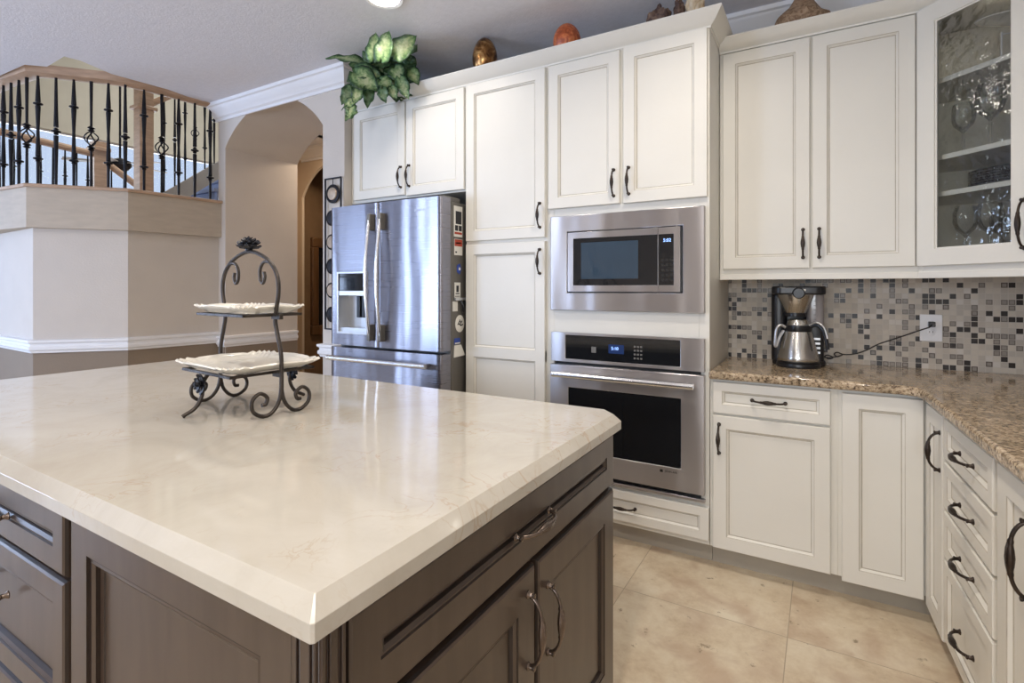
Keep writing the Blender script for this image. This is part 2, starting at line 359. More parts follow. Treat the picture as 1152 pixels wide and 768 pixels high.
        if not closed: s.f.append(rows[0][::-1]); s.m.append(mi); s.f.append(rows[-1]); s.m.append(mi)
        return s
    def xform(s, M):
        s.v = [tuple(M @ Vector(v)) for v in s.v]; return s
    def build(s, name, mats, parent=None, loc=(0, 0, 0), rz=0, smooth=True, bevel=0, bseg=2, angle=35):
        me = bpy.data.meshes.new(name); me.from_pydata(s.v, [], s.f)
        if not isinstance(mats, (list, tuple)): mats = [mats]
        for m in mats: me.materials.append(m)
        me.polygons.foreach_set('material_index', s.m)
        bm = bmesh.new(); bm.from_mesh(me); bmesh.ops.recalc_face_normals(bm, faces=bm.faces); bm.to_mesh(me); bm.free()
        if smooth:
            me.shade_smooth(); me.set_sharp_from_angle(angle=math.radians(angle))
        o = bpy.data.objects.new(name, me); COL.objects.link(o); o.location = loc; o.rotation_euler = (0, 0, rz)
        if parent: o.parent = parent
        if bevel:
            b = o.modifiers.new('bevel', 'BEVEL'); b.width = bevel; b.segments = bseg; b.limit_method = 'ANGLE'; b.angle_limit = math.radians(40)
        return o

def root(name, label, cat, loc=(0, 0, 0), rz=0, group=None):
    o = bpy.data.objects.new(name, None); COL.objects.link(o); o.location = loc; o.rotation_euler = (0, 0, rz)
    o.empty_display_size = .05; o['label'] = label; o['category'] = cat
    if group: o['group'] = group
    return o
def tag(o, label, cat, group=None):
    o['label'] = label; o['category'] = cat
    if group: o['group'] = group
    return o
def struct(o): o['kind'] = 'structure'; return o
def W2L(loc, rz):
    M = (Matrix.Translation(Vector(loc)) @ Matrix.Rotation(rz, 4, 'Z')).inverted()
    return lambda x, y: tuple((M @ Vector((x, y, 0))).xy)
def catmull(pts, n=8):
    out = []; P = [Vector(p) for p in pts]; P = [2 * P[0] - P[1]] + P + [2 * P[-1] - P[-2]]
    for i in range(1, len(P) - 2):
        for k in range(n):
            t = k / n; a, b, c, d = P[i - 1:i + 3]
            out.append(.5 * ((2 * b) + (c - a) * t + (2 * a - 5 * b + 4 * c - d) * t * t + (3 * b - a - 3 * c + d) * t ** 3))
    out.append(P[-2]); return out
def text(body, size, m, parent, loc, rot=(PI / 2, 0, 0), name='lettering'):
    c = bpy.data.curves.new(name, 'FONT'); c.body = body; c.size = size; c.extrude = .0004; c.align_x = 'CENTER'; c.align_y = 'CENTER'
    tmp = bpy.data.objects.new(name, c); COL.objects.link(tmp)
    dg = bpy.context.evaluated_depsgraph_get(); me = bpy.data.meshes.new_from_object(tmp.evaluated_get(dg))
    bpy.data.objects.remove(tmp); me.materials.clear(); me.materials.append(m)
    o = bpy.data.objects.new(name, me); COL.objects.link(o); o.location = loc; o.rotation_euler = rot; o.parent = parent
    return o

# ------------------------------------------------------------------ room shell
CZ = 2.77
struct(MB().box(-10, 2, -4, 9, -.1, 0).build('floor', FLOOR, smooth=False))
ceil_poly = [(1.4, -3.6), (1.4, 3.2), (-4.20, 3.2), (-4.29, 2.50), (-4.214, 2.082), (-4.237, 1.817), (-4.245, 1.723), (-4.171, 1.519), (-4.187, 1.440), (-4.478, 1.449), (-4.567, 1.36), (-4.887, 1.345), (-7.6, 1.28), (-7.6, -3.6)]
struct(MB().prism(ceil_poly, CZ, CZ + .25).build('ceiling', CEIL, smooth=False))
# back wall
struct(MB().box(-2.79, 1.35, 3.115, 3.25, 0, CZ).build('wall_back', WALL, smooth=False))
o_r = Vector((.34, 2.53)); t_r = Vector((.049, -.9988)); n_r = Vector((.9988, .049))
RZ = math.atan2(t_r.y, t_r.x)
def RP(k, d): return o_r + t_r * k + n_r * d
q = [RP(-.7, .635), RP(6.0, .635), RP(6.0, .75), RP(-.7, .75)]
struct(MB().prism([tuple(p) for p in q], 0, CZ).build('wall_right', WALL, smooth=False))
# mosaic behind the worktop
struct(MB().box(-.445, .96, 3.105, 3.115, .905, 1.36).build('wall_tiling', TILES, smooth=False))
# arch wall, deep passage
def arch_pts(xa, xb, zs, zt, n=28):
    cx = (xa + xb) / 2; a = (xb - xa) / 2; s_ = zt - zs; Rr = (a * a + s_ * s_) / (2 * s_); th = math.asin(min(1, a / Rr))
    if s_ < a: return [(cx + Rr * math.sin(-th + 2 * th * i / n), zt - Rr + Rr * math.cos(-th + 2 * th * i / n)) for i in range(n + 1)]
    return [(cx - a * math.cos(PI * i / n), zs + (zt - zs) * math.sin(PI * i / n)) for i in range(n + 1)]
pts = [(-4.27, 0), (-4.174, 0)] + arch_pts(-4.174, -3.005, 2.425, 2.712) + [(-3.005, 0), (-2.79, 0), (-2.79, CZ), (-4.27, CZ)]
struct(MB().prism_y(pts, 2.49, 3.17).build('wall_arch', WALL, angle=20))
struct(MB().box(-4.27, -4.20, 2.49, 8.2, CZ, 5.6).build('wall_upper_right', UPW, smooth=False))
# hall behind the arch
pts = [(-5.0, 0), (-4.86, 0)] + arch_pts(-4.86, -3.75, 2.27, 2.62) + [(-3.85, 0), (-2.85, 0), (-2.85, CZ), (-5.0, CZ)]
struct(MB().prism_y(pts, 3.75, 3.78).build('wall_hall', HALLW, angle=20))
struct(MB().box(-5.08, -5.0, 3.17, 5.2, 0, CZ).build('wall_hall_left', HALLW, smooth=False))
struct(MB().box(-2.86, -2.79, 3.17, 5.2, 0, CZ).build('wall_hall_right', HALLW, smooth=False))
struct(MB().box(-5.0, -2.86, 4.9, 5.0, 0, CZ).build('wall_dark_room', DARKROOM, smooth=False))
struct(MB().box(-5.0, -4.99, 3.78, 4.9, 0, CZ).build('wall_dark_room_left', DARKROOM, smooth=False))  # thin dark lining here and below, shade of the room as colour
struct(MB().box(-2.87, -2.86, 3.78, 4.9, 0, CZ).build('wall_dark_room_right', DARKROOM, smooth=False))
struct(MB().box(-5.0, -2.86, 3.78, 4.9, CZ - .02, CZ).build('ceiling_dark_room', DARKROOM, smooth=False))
struct(MB().box(-5.08, -2.79, 3.17, 5.2, CZ, CZ + .08).build('ceiling_hall', CEIL, smooth=False))
struct(MB().box(-5.08, -4.27, 3.10, 3.17, 0, CZ).build('wall_hall_front', HALLW, smooth=False))
# stair enclosure: half wall facets
FAC = [(-4.27, 2.50), (-4.324, 1.86), (-4.683, 1.439), (-5.5, 1.47), (-7.5, 1.55)]
struct(MB().sweep(FAC, [(0, 0), (0, .86), (-.12, .86), (-.12, 0)]).build('wall_stair_lower', WALLB, smooth=False))
struct(MB().sweep(FAC, [(0, .86), (0, 1.72), (-.12, 1.72), (-.12, .86)]).build('wall_stair', WALL, smooth=False))
FACB = [(-4.27, 2.50), (-4.324, 1.86), (-4.683, 1.439), (-5.06, 1.405), (-7.5, 1.33)]
struct(MB().sweep(FACB, [(.045, 1.70), (.045, 1.975), (-.12, 1.975), (-.12, 1.70)]).build('wall_stair_band', BAND, smooth=False))
struct(MB().sweep(FACB, [(.062, 1.975), (.062, 1.992), (.055, 1.998), (-.13, 1.998), (-.13, 1.975)]).build('trim_1', RAILW, smooth=False))
chair = [(0, .835), (.014, .838), (.016, .850), (.026, .860), (.026, .878), (.017, .886), (.017, .900), (.030, .910), (.030, .925), (0, .930)]
struct(MB().sweep(FAC, chair).build('trim_2', TRIM, smooth=False))
CH2 = [(-.045 + 0, 0)]
ch = [(a, z - .03) for a, z in chair]
struct(MB().sweep([(-4.174, 3.16), (-4.174, 2.49), (-4.26, 2.49)], ch).build('trim_3', TRIM, smooth=False))
struct(MB().sweep([(-3.005, 2.55), (-3.005, 2.49), (-2.79, 2.49)], [(-a, z) for a, z in ch]).build('trim_4', TRIM, smooth=False))
struct(MB().box(-4.26, -4.176, 2.484, 2.492, 0, .83).build('wall_arch_lower', WALLB, smooth=False))
struct(MB().box(-4.176, -4.168, 2.492, 3.17, 0, .83).build('wall_arch_lower_left', WALLB, smooth=False))
# crown mouldings at the ceiling
crown = [(0, CZ - .125), (.012, CZ - .125), (.014, CZ - .105), (.03, CZ - .095), (.045, CZ - .07), (.07, CZ - .045), (.078, CZ - .028), (.092, CZ - .022), (.095, CZ), (0, CZ)]
struct(MB().sweep([(-4.29, 2.49), (-2.79, 2.49), (-2.79, 3.115), tuple(RP(-.60, .635)), tuple(RP(6, .635))], [(-a, z) for a, z in crown]).build('trim_5', TRIM, smooth=True, angle=25))
struct(MB().sweep([(-4.86, 3.75), (-2.86, 3.75)], [(-a, z) for a, z in crown]).build('trim_6', TRIM, smooth=True, angle=25))
# rooms beyond the frame: rear wall, family side
def wall_holes(name, x0, x1, y0, y1, z0, z1, holes, m, axis='x'):
    mb = MB(); hs = sorted(holes); cur = x0
    def bx(a, b, c, d):
        if b - a > 1e-4 and d - c > 1e-4:
            if axis == 'x': mb.box(a, b, y0, y1, c, d)
            else: mb.box(y0, y1, a, b, c, d)
    for a, b, c, d in hs: bx(cur, a, z0, z1); bx(a, b, z0, c); bx(a, b, d, z1); cur = b
    bx(cur, x1, z0, z1)
    return struct(mb.build(name, m, smooth=False))
wall_holes('wall_rear', -7.5, 1.35, -3.56, -3.45, 0, CZ, [(-6.6, -4.4, .05, 2.4), (-.85, .85, .95, 2.25)], WALL)
wall_holes('wall_left', -3.5, 1.3, -7.6, -7.5, 0, CZ, [(-2.35, -1.45, .7, 2.3), (-.55, .35, .7, 2.3)], WALL, 'y')
wn_i = [0]
def window(a, b, c, d, pos, axis='x', nx=2, nz=1):
    wn_i[0] += 1; i = wn_i[0]; mb = MB(); w = .05
    xs = [a + (b - a) * k / nx for k in range(nx + 1)]; zs = [c + (d - c) * k / nz for k in range(nz + 1)]
    def bx(mbx, a_, b_, y0, y1, c_, d_):
        if axis == 'x': mbx.box(a_, b_, pos + y0, pos + y1, c_, d_)
        else: mbx.box(pos + y0, pos + y1, a_, b_, c_, d_)
    for x in xs: bx(mb, max(a, x - w / 2), min(b, x + w / 2), -.03, .03, c, d)
    for z in zs: bx(mb, a, b, -.028, .028, max(c, z - w / 2), min(d, z + w / 2))
    fr = struct(mb.build('window_%d' % i, TRIM, smooth=False))
    g = MB(); bx(g, a, b, -.003, .003, c, d); g.build('pane', WPANE, fr, smooth=False)
window(-6.6, -4.4, .05, 2.4, -3.5, 'x', 2, 1)
window(-.85, .85, .95, 2.25, -3.5, 'x', 2, 2)
window(-2.35, -1.45, .7, 2.3, -7.55, 'y', 1, 2)
window(-.55, .35, .7, 2.3, -7.55, 'y', 1, 2)
# upper stair hall
wall_holes('wall_upper_far', 1.3, 8.2, -9.62, -9.5, 1.0, 5.6, [(1.5, 7.6, 1.3, 3.55)], UPW, 'y')
window(1.5, 7.6, 1.3, 3.55, -9.56, 'y', 1, 1)
struct(MB().box(-9.6, -4.2, 8.1, 8.2, 1.0, 5.6).build('wall_upper_back', UPW, smooth=False))
struct(MB().box(-9.6, -4.2, 1.12, 1.2, CZ + .25, 5.6).build('wall_upper_front', UPW, smooth=False))
struct(MB().box(-9.6, -7.5, 1.2, 1.3, 0, CZ).build('wall_upper_side', UPW, smooth=False))
struct(MB().box(-9.7, -4.1, 1.1, 8.3, 5.6, 5.7).build('ceiling_upper', UPW, smooth=False))
struct(MB().box(-9.5, -5.1, 3.3, 8.1, 1.62, 1.72).build('floor_landing', RAILW, smooth=False))
struct(MB().prism([(-4.45, 3.08), (-4.45, 1.9), (-4.80, 1.56), (-9.5, 1.75), (-9.5, 3.3), (-5.1, 3.3), (-5.1, 3.08)], 1.60, 1.70).build('floor_balcony', RAILW, smooth=False))

# ------------------------------------------------------------------ doors, drawers, handles
def handle_mesh(L, m, name='handle'):
    mb = MB(); n = 28; pts = []; rs = []
    for i in range(n + 1):
        u = i / n; z = (u - .5) * L; a = min(1, abs(z) / (L / 2))
        y = -.034 * (1 - a ** 3.2) ** .6
        pts.append((0, y, z))
        c = abs(z) / L; r = .0042
        if c < .20: r = .0044 + .0048 * math.cos(c / .20 * PI / 2) ** .8
        elif .20 <= c < .23: r = .0062
        rs.append(r)
    mb.tube(pts, rs, 12)
    for sz in (-1, 1):
        mb.lathe([(.0085, .0), (.0085, -.002), (.0052, -.006), (.0046, -.012), (.006, -.014), (.0058, -.017), (.003, -.018)], 0, sz * L / 2, 12, axis='y')
    for k in range(6):  # ribs of the swelling grip
        a = 2 * PI * k / 6
        mb.tube([(.0075 * math.cos(a) * s_, -.034 + .0075 * math.sin(a) * s_, z) for s_, z in ((.55, -.19 * L), (.92, -.11 * L), (1.13, 0), (.92, .11 * L), (.55, .19 * L))], .0014, 5)
    me = mb.build(name, m); d = me.data; bpy.data.objects.remove(me); return d
HM = handle_mesh(.13, BRONZE); HI = handle_mesh(.15, BRONZE2); HB = handle_mesh(.17, BRONZE)
def handle(parent, x, y, z, horiz=False, data=None, tilt=0):
    o = bpy.data.objects.new('handle', data or HM); COL.objects.link(o); o.parent = parent; o.location = (x, y, z)
    o.rotation_euler = (0, PI / 2 if horiz else 0, 0)
    return o
def front(kind, parent, x0, x1, z0, z1, rail=.058, t=.02, mats=None, dark=False, mid=None):
    # framed door or drawer front; its face stands t in front of y = 0
    mats = mats or ([DWOOD, DGLZ] if dark else [PAINT, GLAZE]); mb = MB(); w, h = x1 - x0, z1 - z0
    g = 1
    if dark:
        prof = [(0, 0, 0), (0, -t + .008, 0), (.003, -t + .003, 1), (.007, -t, 0), (rail, -t, 0), (rail + .002, -t + .003, 1), (rail + .006, -t + .002, 0),
                (rail + .012, -t + .006, 0), (rail + .016, -t + .0135, 1), (rail + .019, -t + .0135, 1), (rail + .021, -t + .012, 0)]
    else:
        prof = [(0, 0, 0), (0, -t + .004, 0), (.003, -t, 0), (rail, -t, 0), (rail + .002, -t + .002, g), (rail + .0095, -t + .0095, 0),
                (rail + .0105, -t + .0115, g), (rail + .0125, -t + .0115, g), (rail + .014, -t + .0108, 0)]
    if mid is None: mb.rings(0, w, 0, h, prof)
    else:
        mb.rings(0, w, 0, mid + rail / 2, prof); mb.rings(0, w, mid - rail / 2, h, [(a, y - .0002 if y < 0 else y, c) for a, y, c in prof])
    o = mb.build(kind, mats, parent, (x0, 0, z0), angle=20)
    return o

# ------------------------------------------------------------------ tall cabinets
TY = 2.55
def carcass(parent, x0, x1, z0, z1, depth, m=PAINT, edge=GLAZE, name='body', toe=None, y0=0):
    mb = MB().box(x0, x1, y0, depth, z0, z1)
    o = mb.build(name, [m], parent, bevel=.0015)
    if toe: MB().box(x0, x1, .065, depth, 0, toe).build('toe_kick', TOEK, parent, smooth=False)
    return o
T = root('fridge_cabinet', 'two-door cream cabinet above the refrigerator, with trailing plant on top', 'cabinet', (-2.785, TY, 0))
carcass(T, 0, .965, 1.86, 2.54, .56)
d = front('door', T, .04, .497, 1.879, 2.474); handle(d, .457 - .030, -.02, .115)
d = front('door', T, .507, .960, 1.870, 2.474); handle(d, .030, -.02, .125)
T = root('pantry_cabinet', 'tall cream pantry cabinet between refrigerator and oven cabinet', 'cabinet', (-1.82, TY, 0))
carcass(T, 0, .535, .10, 2.54, .56, toe=.10)
d = front('door', T, .008, .532, 1.560, 2.478); handle(d, .524 - .030, -.02, .12)
d = front('door', T, .008, .532, .115, 1.540, mid=.80); handle(d, .524 - .030, -.02, 1.425 - .11)
T = root('oven_cabinet', 'tall cream cabinet holding the microwave and wall oven', 'cabinet', (-1.285, TY, 0))
mb = MB(); W = .838
mb.box(0, .045, 0, .56, .10, 2.54); mb.box(W - .045, W, 0, .56, .10, 2.54)
mb.box(.045, W - .045, 0, .56, 1.64, 2.54); mb.box(.045, W - .045, 0, .56, 1.049, 1.20)
mb.box(.045, W - .045, 0, .56, .10, .31); mb.box(.045, W - .045, .54, .56, .31, 1.64)
mb.build('body', PAINT, T, bevel=.0015)
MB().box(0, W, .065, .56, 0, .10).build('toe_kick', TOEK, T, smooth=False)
d = front('door', T, .016, .414, 1.708, 2.476); handle(d, .398 - .030, -.02, .105)
d = front('door', T, .431, .831, 1.706, 2.482); handle(d, .030, -.02, .11)
d = front('drawer_front', T, .02, .838, .124, .275, rail=.04); handle(d, .409, -.02, .0755, True)

# ------------------------------------------------------------------ microwave
MW = root('microwave', 'built-in stainless microwave with black window and wide trim, above wall oven', 'microwave', (-1.252, TY, 1.169))
w, h = .787, .496
mb = MB(); ix0, ix1, iz0, iz1 = .096, .690, .092, .411
mb.rings(0, w, 0, h, [(0, -.001, 0), (0, -.026, 0), (.003, -.029, 0), (.07, -.029, 0)], back=False); mb.f.pop(); mb.m.pop()
mb = MB()
def frame_ring(mb, o, i, yf, yb, mi=0):
    (a0, a1, c0, c1), (b0, b1, d0, d1) = o, i
    vs = [];
    for y in (yf, yb):
        vs += [(a0, y, c0), (a1, y, c0), (a1, y, c1), (a0, y, c1), (b0, y, d0), (b1, y, d0), (b1, y, d1), (b0, y, d1)]
    fs = []
    for k in range(4):
        j = (k + 1) % 4
        fs += [(k, j, 4 + j, 4 + k), (8 + k, 12 + k, 12 + j, 8 + j), (k, 8 + k, 8 + j, j), (4 + k, 4 + j, 12 + j, 12 + k)]
    return mb.add(vs, fs, mi)
frame_ring(mb, (0, w, 0, h), (ix0, ix1, iz0, iz1), -.026, -.001)
mb.build('trim_kit', STEEL_H, MW, bevel=.003)
MB().box(ix0, ix1, -.004, .40, iz0, iz1).build('housing', BLACK, MW, smooth=False)
mb = MB(); x0, x1, z0, z1 = ix0 + .008, ix1 - .010, iz0 + .006, iz1 - .006; bx1 = x1 - .105
frame_ring(mb, (x0, bx1, z0, z1), (x0 + .032, bx1 - .001, z0 + .032, z1 - .032), -.034, -.006)
dr = mb.build('door', STEEL_H, MW, bevel=.0015)
MB().box(x0 + .030, bx1, -.0305, -.012, z0 + .030, z1 - .030).build('door_glass', BLKGLASS, dr, smooth=False)
MB().box(x0 + .075, x0 + .375, -.0312, -.0300, z0 + .065, z1 - .055).build('window', MWGLASS, dr, smooth=False)
mb = MB(); frame_ring(mb, (bx1 + .002, x1, z0, z1), (bx1 + .003, x1 - .030, z0 + .032, z1 - .032), -.034, -.006)
cp = mb.build('control_panel', STEEL_H, MW, bevel=.0015)
MB().box(bx1 + .002, x1 - .028, -.0305, -.012, z0 + .030, z1 - .030).build('control_glass', BLKGLASS, cp, smooth=False)
text('5:02', .022, LED, cp, (bx1 + .044, -.0312, z1 - .062), name='clock_digits')
for r in range(5):
    for c in range(3):
        MB().box(bx1 + .016 + c * .02, bx1 + .030 + c * .02, -.0312, -.0302, z0 + .05 + r * .024, z0 + .062 + r * .024).build('button', DARKGAP, cp, smooth=False)

# ------------------------------------------------------------------ wall oven
OV = root('built_in_oven', 'stainless wall oven with bar handle and dark glass window, below the microwave', 'oven', (-1.249, TY, .294))
w = .785; zz = lambda z: z - .294
mb = MB(); frame_ring(mb, (0, w, zz(.899), zz(1.052)), (.085, .675, zz(.915), zz(1.040)), -.026, -.001)
cp = mb.build('control_panel', STEEL_H, OV, bevel=.0025)
MB().box(.083, .677, -.0235, -.010, zz(.913), zz(1.042)).build('control_glass', BLKGLASS, cp, smooth=False)
MB().box(.322, .402, -.0243, -.0233, zz(.957), zz(1.002)).build('display', LEDDIM, cp, smooth=False)
text('5:10', .022, LED, cp, (.355, -.0248, zz(.982)), name='clock_digits')
for r in range(4):
    for c in range(3):
        MB().box(.452 + c * .016, .462 + c * .016, -.0242, -.0233, zz(.936) + r * .019, zz(.945) + r * .019).build('button', FRIDGE_SIDE, cp, smooth=False)
MB().box(.23, .255, -.0242, -.0233, zz(.955), zz(.985)).build('oven_icon', FRIDGE_SIDE, cp, smooth=False)
MB().box(.02, w - .02, -.004, .50, zz(.31), zz(1.045)).build('housing', BLACK, OV, smooth=False)
mb = MB(); frame_ring(mb, (0, w, zz(.334), zz(.884)), (.105, .680, zz(.440), zz(.768)), -.036, -.004)
dr = mb.build('door', STEEL_H, OV, bevel=.003)
MB().box(.10, .685, -.0315, -.010, zz(.435), zz(.773)).build('window', BLKGLASS, dr, smooth=False)
hb = MB(); hb.tube([(.035, -.085, zz(.838)), (.748, -.085, zz(.838))], .0155, 16)
hb.build('handle', CHROME, dr, bevel=.002)
for x in (.075, .708):
    MB().lathe([(.009, -.036), (.009, -.085)], x, zz(.838), 12, axis='y').build('handle_post', STEEL_H, dr)
mb = MB().box(0, w, -.022, -.001, zz(.296), zz(.311)); mb.build('vent_strip', STEEL_H, OV, bevel=.002)
text('JENN-AIR', .014, DARKGAP, dr, (.635, -.0365, zz(.418)), name='brand_lettering')
MB().box(.583, .597, -.0368, -.0360, zz(.411), zz(.424)).build('brand_mark', DARKGAP, dr, smooth=False)

# ------------------------------------------------------------------ cornices on the cabinets
def corn(zb, zt, pr): return [(-.0, zb), (.006, zb), (.008, zb + .008), (.016, zb + .014), (.030, zb + (zt - zb) * .35), (.046, zb + (zt - zb) * .62), (pr - .004, zb + (zt - zb) * .82), (pr, zt - .006), (pr, zt), (-.0, zt)]
pth = [(-2.79, TY), (-.447, TY), (-.447, 3.11)]
mb = MB().sweep(pth, [(-a, z) for a, z in corn(2.484, 2.556, .062)])
tag(mb.build('cabinet_cornice', PAINT, angle=25), 'cream cornice along the tops of the tall oven, pantry and fridge cabinets', 'moulding')
e_g = Vector((.66, 2.496)) + Vector((.009, -.009))
pth = [(-.445, 2.815), (.358, 2.815), (.667, 2.506), tuple(RP(.10, .30)), tuple(RP(.9, .30))]
mb = MB().sweep(pth, [(-a, z) for a, z in corn(2.459, 2.522, .058)])
tag(mb.build('cabinet_cornice', PAINT, angle=25), 'cream cornice along the lower wall cabinets right of the tall cabinets', 'moulding')

# ------------------------------------------------------------------ wall cabinets
T = root('wall_cabinet', 'two-door cream wall cabinet over the coffee maker', 'cabinet', (-.445, 2.82, 0))
carcass(T, 0, .80, 1.352, 2.52, .293)
MB().box(0, .80, -.010, .012, 1.326, 1.354).build('light_rail', PAINT, T, bevel=.002)
d = front('door', T, .016, .396, 1.378, 2.452); handle(d, .38 - .028, -.02, .115)
d = front('door', T, .405, .788, 1.378, 2.452); handle(d, .028, -.02, .115)

GLOC = (.355, 2.815, 0); GR = -PI / 4
T = root('corner_glass_cabinet', 'diagonal corner wall cabinet with a glass door showing glassware', 'cabinet', GLOC, GR)
L = W2L(GLOC, GR)
GW = .432
poly = [(0.0, 0.0), (GW, 0.0), L(*RP(.05, .625)), L(*RP(-.53, .625)), L(.36, 3.10)]
def poly_in(d):  # inset version for shelves
    c = Vector((sum(p[0] for p in poly) / 5, sum(p[1] for p in poly) / 5)); return [tuple(c + (Vector(p) - c) * d) for p in poly]
GINT = mat('cabinet_interior', (0.88, 0.83, 0.72), .6, var=.04)
mb = MB()
mb.prism(poly, 1.352, 1.40); mb.prism(poly, 2.45, 2.52)
ring = [poly[1], poly[2], poly[3], poly[4], poly[0]]
mb.sweep(ring, [(0, 1.40), (0, 2.45), (.015, 2.45), (.015, 1.40)], 1)
mb.box(0, .020, -.002, .018, 1.352, 2.45); mb.box(GW - .020, GW, -.002, .018, 1.352, 2.45)
mb.build('body', [PAINT, GINT], T, bevel=.001)
MB().box(0.004, GW, -.010, .012, 1.326, 1.354).build('light_rail', PAINT, T, bevel=.002)
for z in (1.684, 1.835, 2.153):
    sp = [(.012, .02), (GW - .012, .02)] + [tuple(Vector(p) * .96) for p in poly[2:]]
    MB().prism(sp, z - .020, z).build('shelf', PAINT, T, bevel=.001)
mb = MB(); dw, dh = .416, 1.078
frame_ring(mb, (0, dw, 0, dh), (.072, dw - .072, .068, dh - .068), -.020, 0)
frame_ring(mb, (.070, dw - .070, .066, dh - .066), (.078, dw - .078, .074, dh - .074), -.014, -.002)
d = mb.build('door', [PAINT], T, (.006, 0, 1.378), bevel=.002)
MB().box(.072, dw - .072, -.009, -.005, .068, dh - .068).build('pane', PANE, d, smooth=False)
handle(d, dw - .032, -.02, .135, data=HB)
MB().lathe([(.0001, -.009), (.026, -.008), (.030, -.004), (.028, 0)], 0, 0, 20).build('fill_puck', TRIM, T, (.21, .10, 2.449))  # added puck, no such fitting known in this cabinet
p_ = Matrix.Translation(Vector(GLOC)) @ Matrix.Rotation(GR, 4, 'Z') @ Vector((.21, .10, 2.43)); area('fill_puck_lamp', tuple(p_), (0, 0, 0), .05, .05, .16, (1, .93, .84), 'DISK')  # added fill light that lifts the dark top shelf
# neighbour on the right wall, out of frame but standing where the run goes on
T2 = root('wall_cabinet', 'cream wall cabinet on the right wall beyond the glass corner cabinet', 'cabinet', (*RP(.08, .31), 0), RZ)
carcass(T2, 0, .80, 1.352, 2.52, .315); d = front('door', T2, .01, .395, 1.378, 2.452); handle(d, .357, -.02, .115)
d = front('door', T2, .405, .79, 1.378, 2.452); handle(d, .028, -.02, .115)

# ------------------------------------------------------------------ base cabinets
T = root('base_cabinet', 'cream base cabinet with one drawer and one door, beside the oven cabinet', 'cabinet', (-.445, TY, 0))
carcass(T, 0, .500, .10, .872, .555, toe=.10)
d = front('drawer_front', T, .014, .475, .718, .860, rail=.040); handle(d, .2305, -.02, .073, True)
d = front('door', T, .014, .475, .104, .708); handle(d, .028, -.02, .604 - .105)
CL = (.055, TY, 0)
T = root('corner_base_cabinet', 'cream inside-corner base cabinet with two narrow doors meeting at the corner', 'cabinet', CL)
Lc = W2L(CL, 0)
a = RP(.25, .02); b_ = RP(.25, .62); c_ = RP(-.54, .62)
cp_ = [(0, 0), Lc(*RP(0, .02)) , Lc(*a), Lc(*b_), Lc(*c_), (0, .555)]
cp_[1] = (cp_[1][0], 0)
MB().prism(cp_, .10, .872).build('body', PAINT, T, bevel=.0015)
at_ = RP(.25, .085)
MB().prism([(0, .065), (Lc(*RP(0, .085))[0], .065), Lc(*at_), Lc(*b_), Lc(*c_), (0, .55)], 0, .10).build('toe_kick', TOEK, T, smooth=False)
front('door', T, .014, .281, .090, .858)
d = front('door', T, 0, .240, .080, .850, rail=.062)
lx = Lc(*RP(.002, .02)); d.location = (lx[0], lx[1], .080); d.rotation_euler = (0, 0, RZ); handle(d, .212, -.02, .640)
T = root('drawer_cabinet', 'cream base cabinet with a stack of four drawers', 'cabinet', (*RP(.252, .02), 0), RZ)
carcass(T, 0, .500, .10, .872, .60, toe=.10)
for z0, z1 in ((.712, .850), (.548, .700), (.384, .536), (.104, .372)):
    d = front('drawer_front', T, .012, .490, z0, z1, rail=.038); handle(d, .26, -.02, (z1 - z0) / 2, True)
T = root('base_cabinet', 'cream base cabinet with tall doors at the right edge, after the drawers', 'cabinet', (*RP(.752, .02), 0), RZ)
carcass(T, 0, .90, .10, .872, .60, toe=.10)
d = front('door', T, .022, .445, .104, .850, rail=.064); handle(d, .423 - .215, -.02, .59, data=HB)
d.scale = (1, 1, 1)
d = front('door', T, .455, .88, .104, .850); handle(d, .03, -.02, .59, data=HB)

# granite worktop
ed = -.028
pin = Vector((RP(0, ed).x, 2.505)); kk = 1.66
def arc_pts(c, r, a0, a1, n=6): return [(c[0] + r * math.cos(a0 + (a1 - a0) * i / n), c[1] + r * math.sin(a0 + (a1 - a0) * i / n)) for i in range(n + 1)]
px = RP(.025, ed); r = .05
corner = [(px.x - .055, 2.505), (px.x - .028, 2.500), (px.x - .008, 2.480), tuple(RP(.09, ed))]
wt = [(-.445, 3.112), (-.445, 2.505)] + corner + [tuple(RP(kk, ed)), tuple(RP(kk, .63)), tuple(RP(-.542, .63))]
mb = MB().prism(wt, .873, .909)
tag(mb.build('granite_worktop', GRANITE, bevel=.010, bseg=3, smooth=True, angle=30), 'brown speckled granite worktop turning the corner under the mosaic wall', 'countertop')

# ------------------------------------------------------------------ island
def chamfer_poly(x0, x1, y0, y1, cs):
    (a, b, c, d) = cs  # near-left, near-right, far-right, far-left cuts
    return [(x0 + a, y0), (x1 - b, y0), (x1, y0 + b), (x1, y1 - c), (x1 - c, y1), (x0 + d, y1), (x0, y1 - d), (x0, y0 + a)]
mb = MB(); o3 = chamfer_poly(-2.945, -.5195, .4145, 1.580, (.02, .004, .055, .055)); w = .0215
i3 = chamfer_poly(-2.945 + w, -.5195 - w, .4145 + w, 1.580 - w, (.015, .0015, .045, .045)); n = 8
vs = [(x, y, .862) for x, y in o3] + [(x, y, .886) for x, y in o3] + [(x, y, .907) for x, y in i3]
fs = [tuple(range(8))[::-1], tuple(range(16, 24))] + [(k + i, k + (i + 1) % 8, k + 8 + (i + 1) % 8, k + 8 + i) for k in (0, 8) for i in range(8)]
mb.add(vs, fs); tag(mb.build('island_worktop', QUARTZ, smooth=False, bevel=.0015), 'large cream quartz countertop on the dark island', 'countertop')

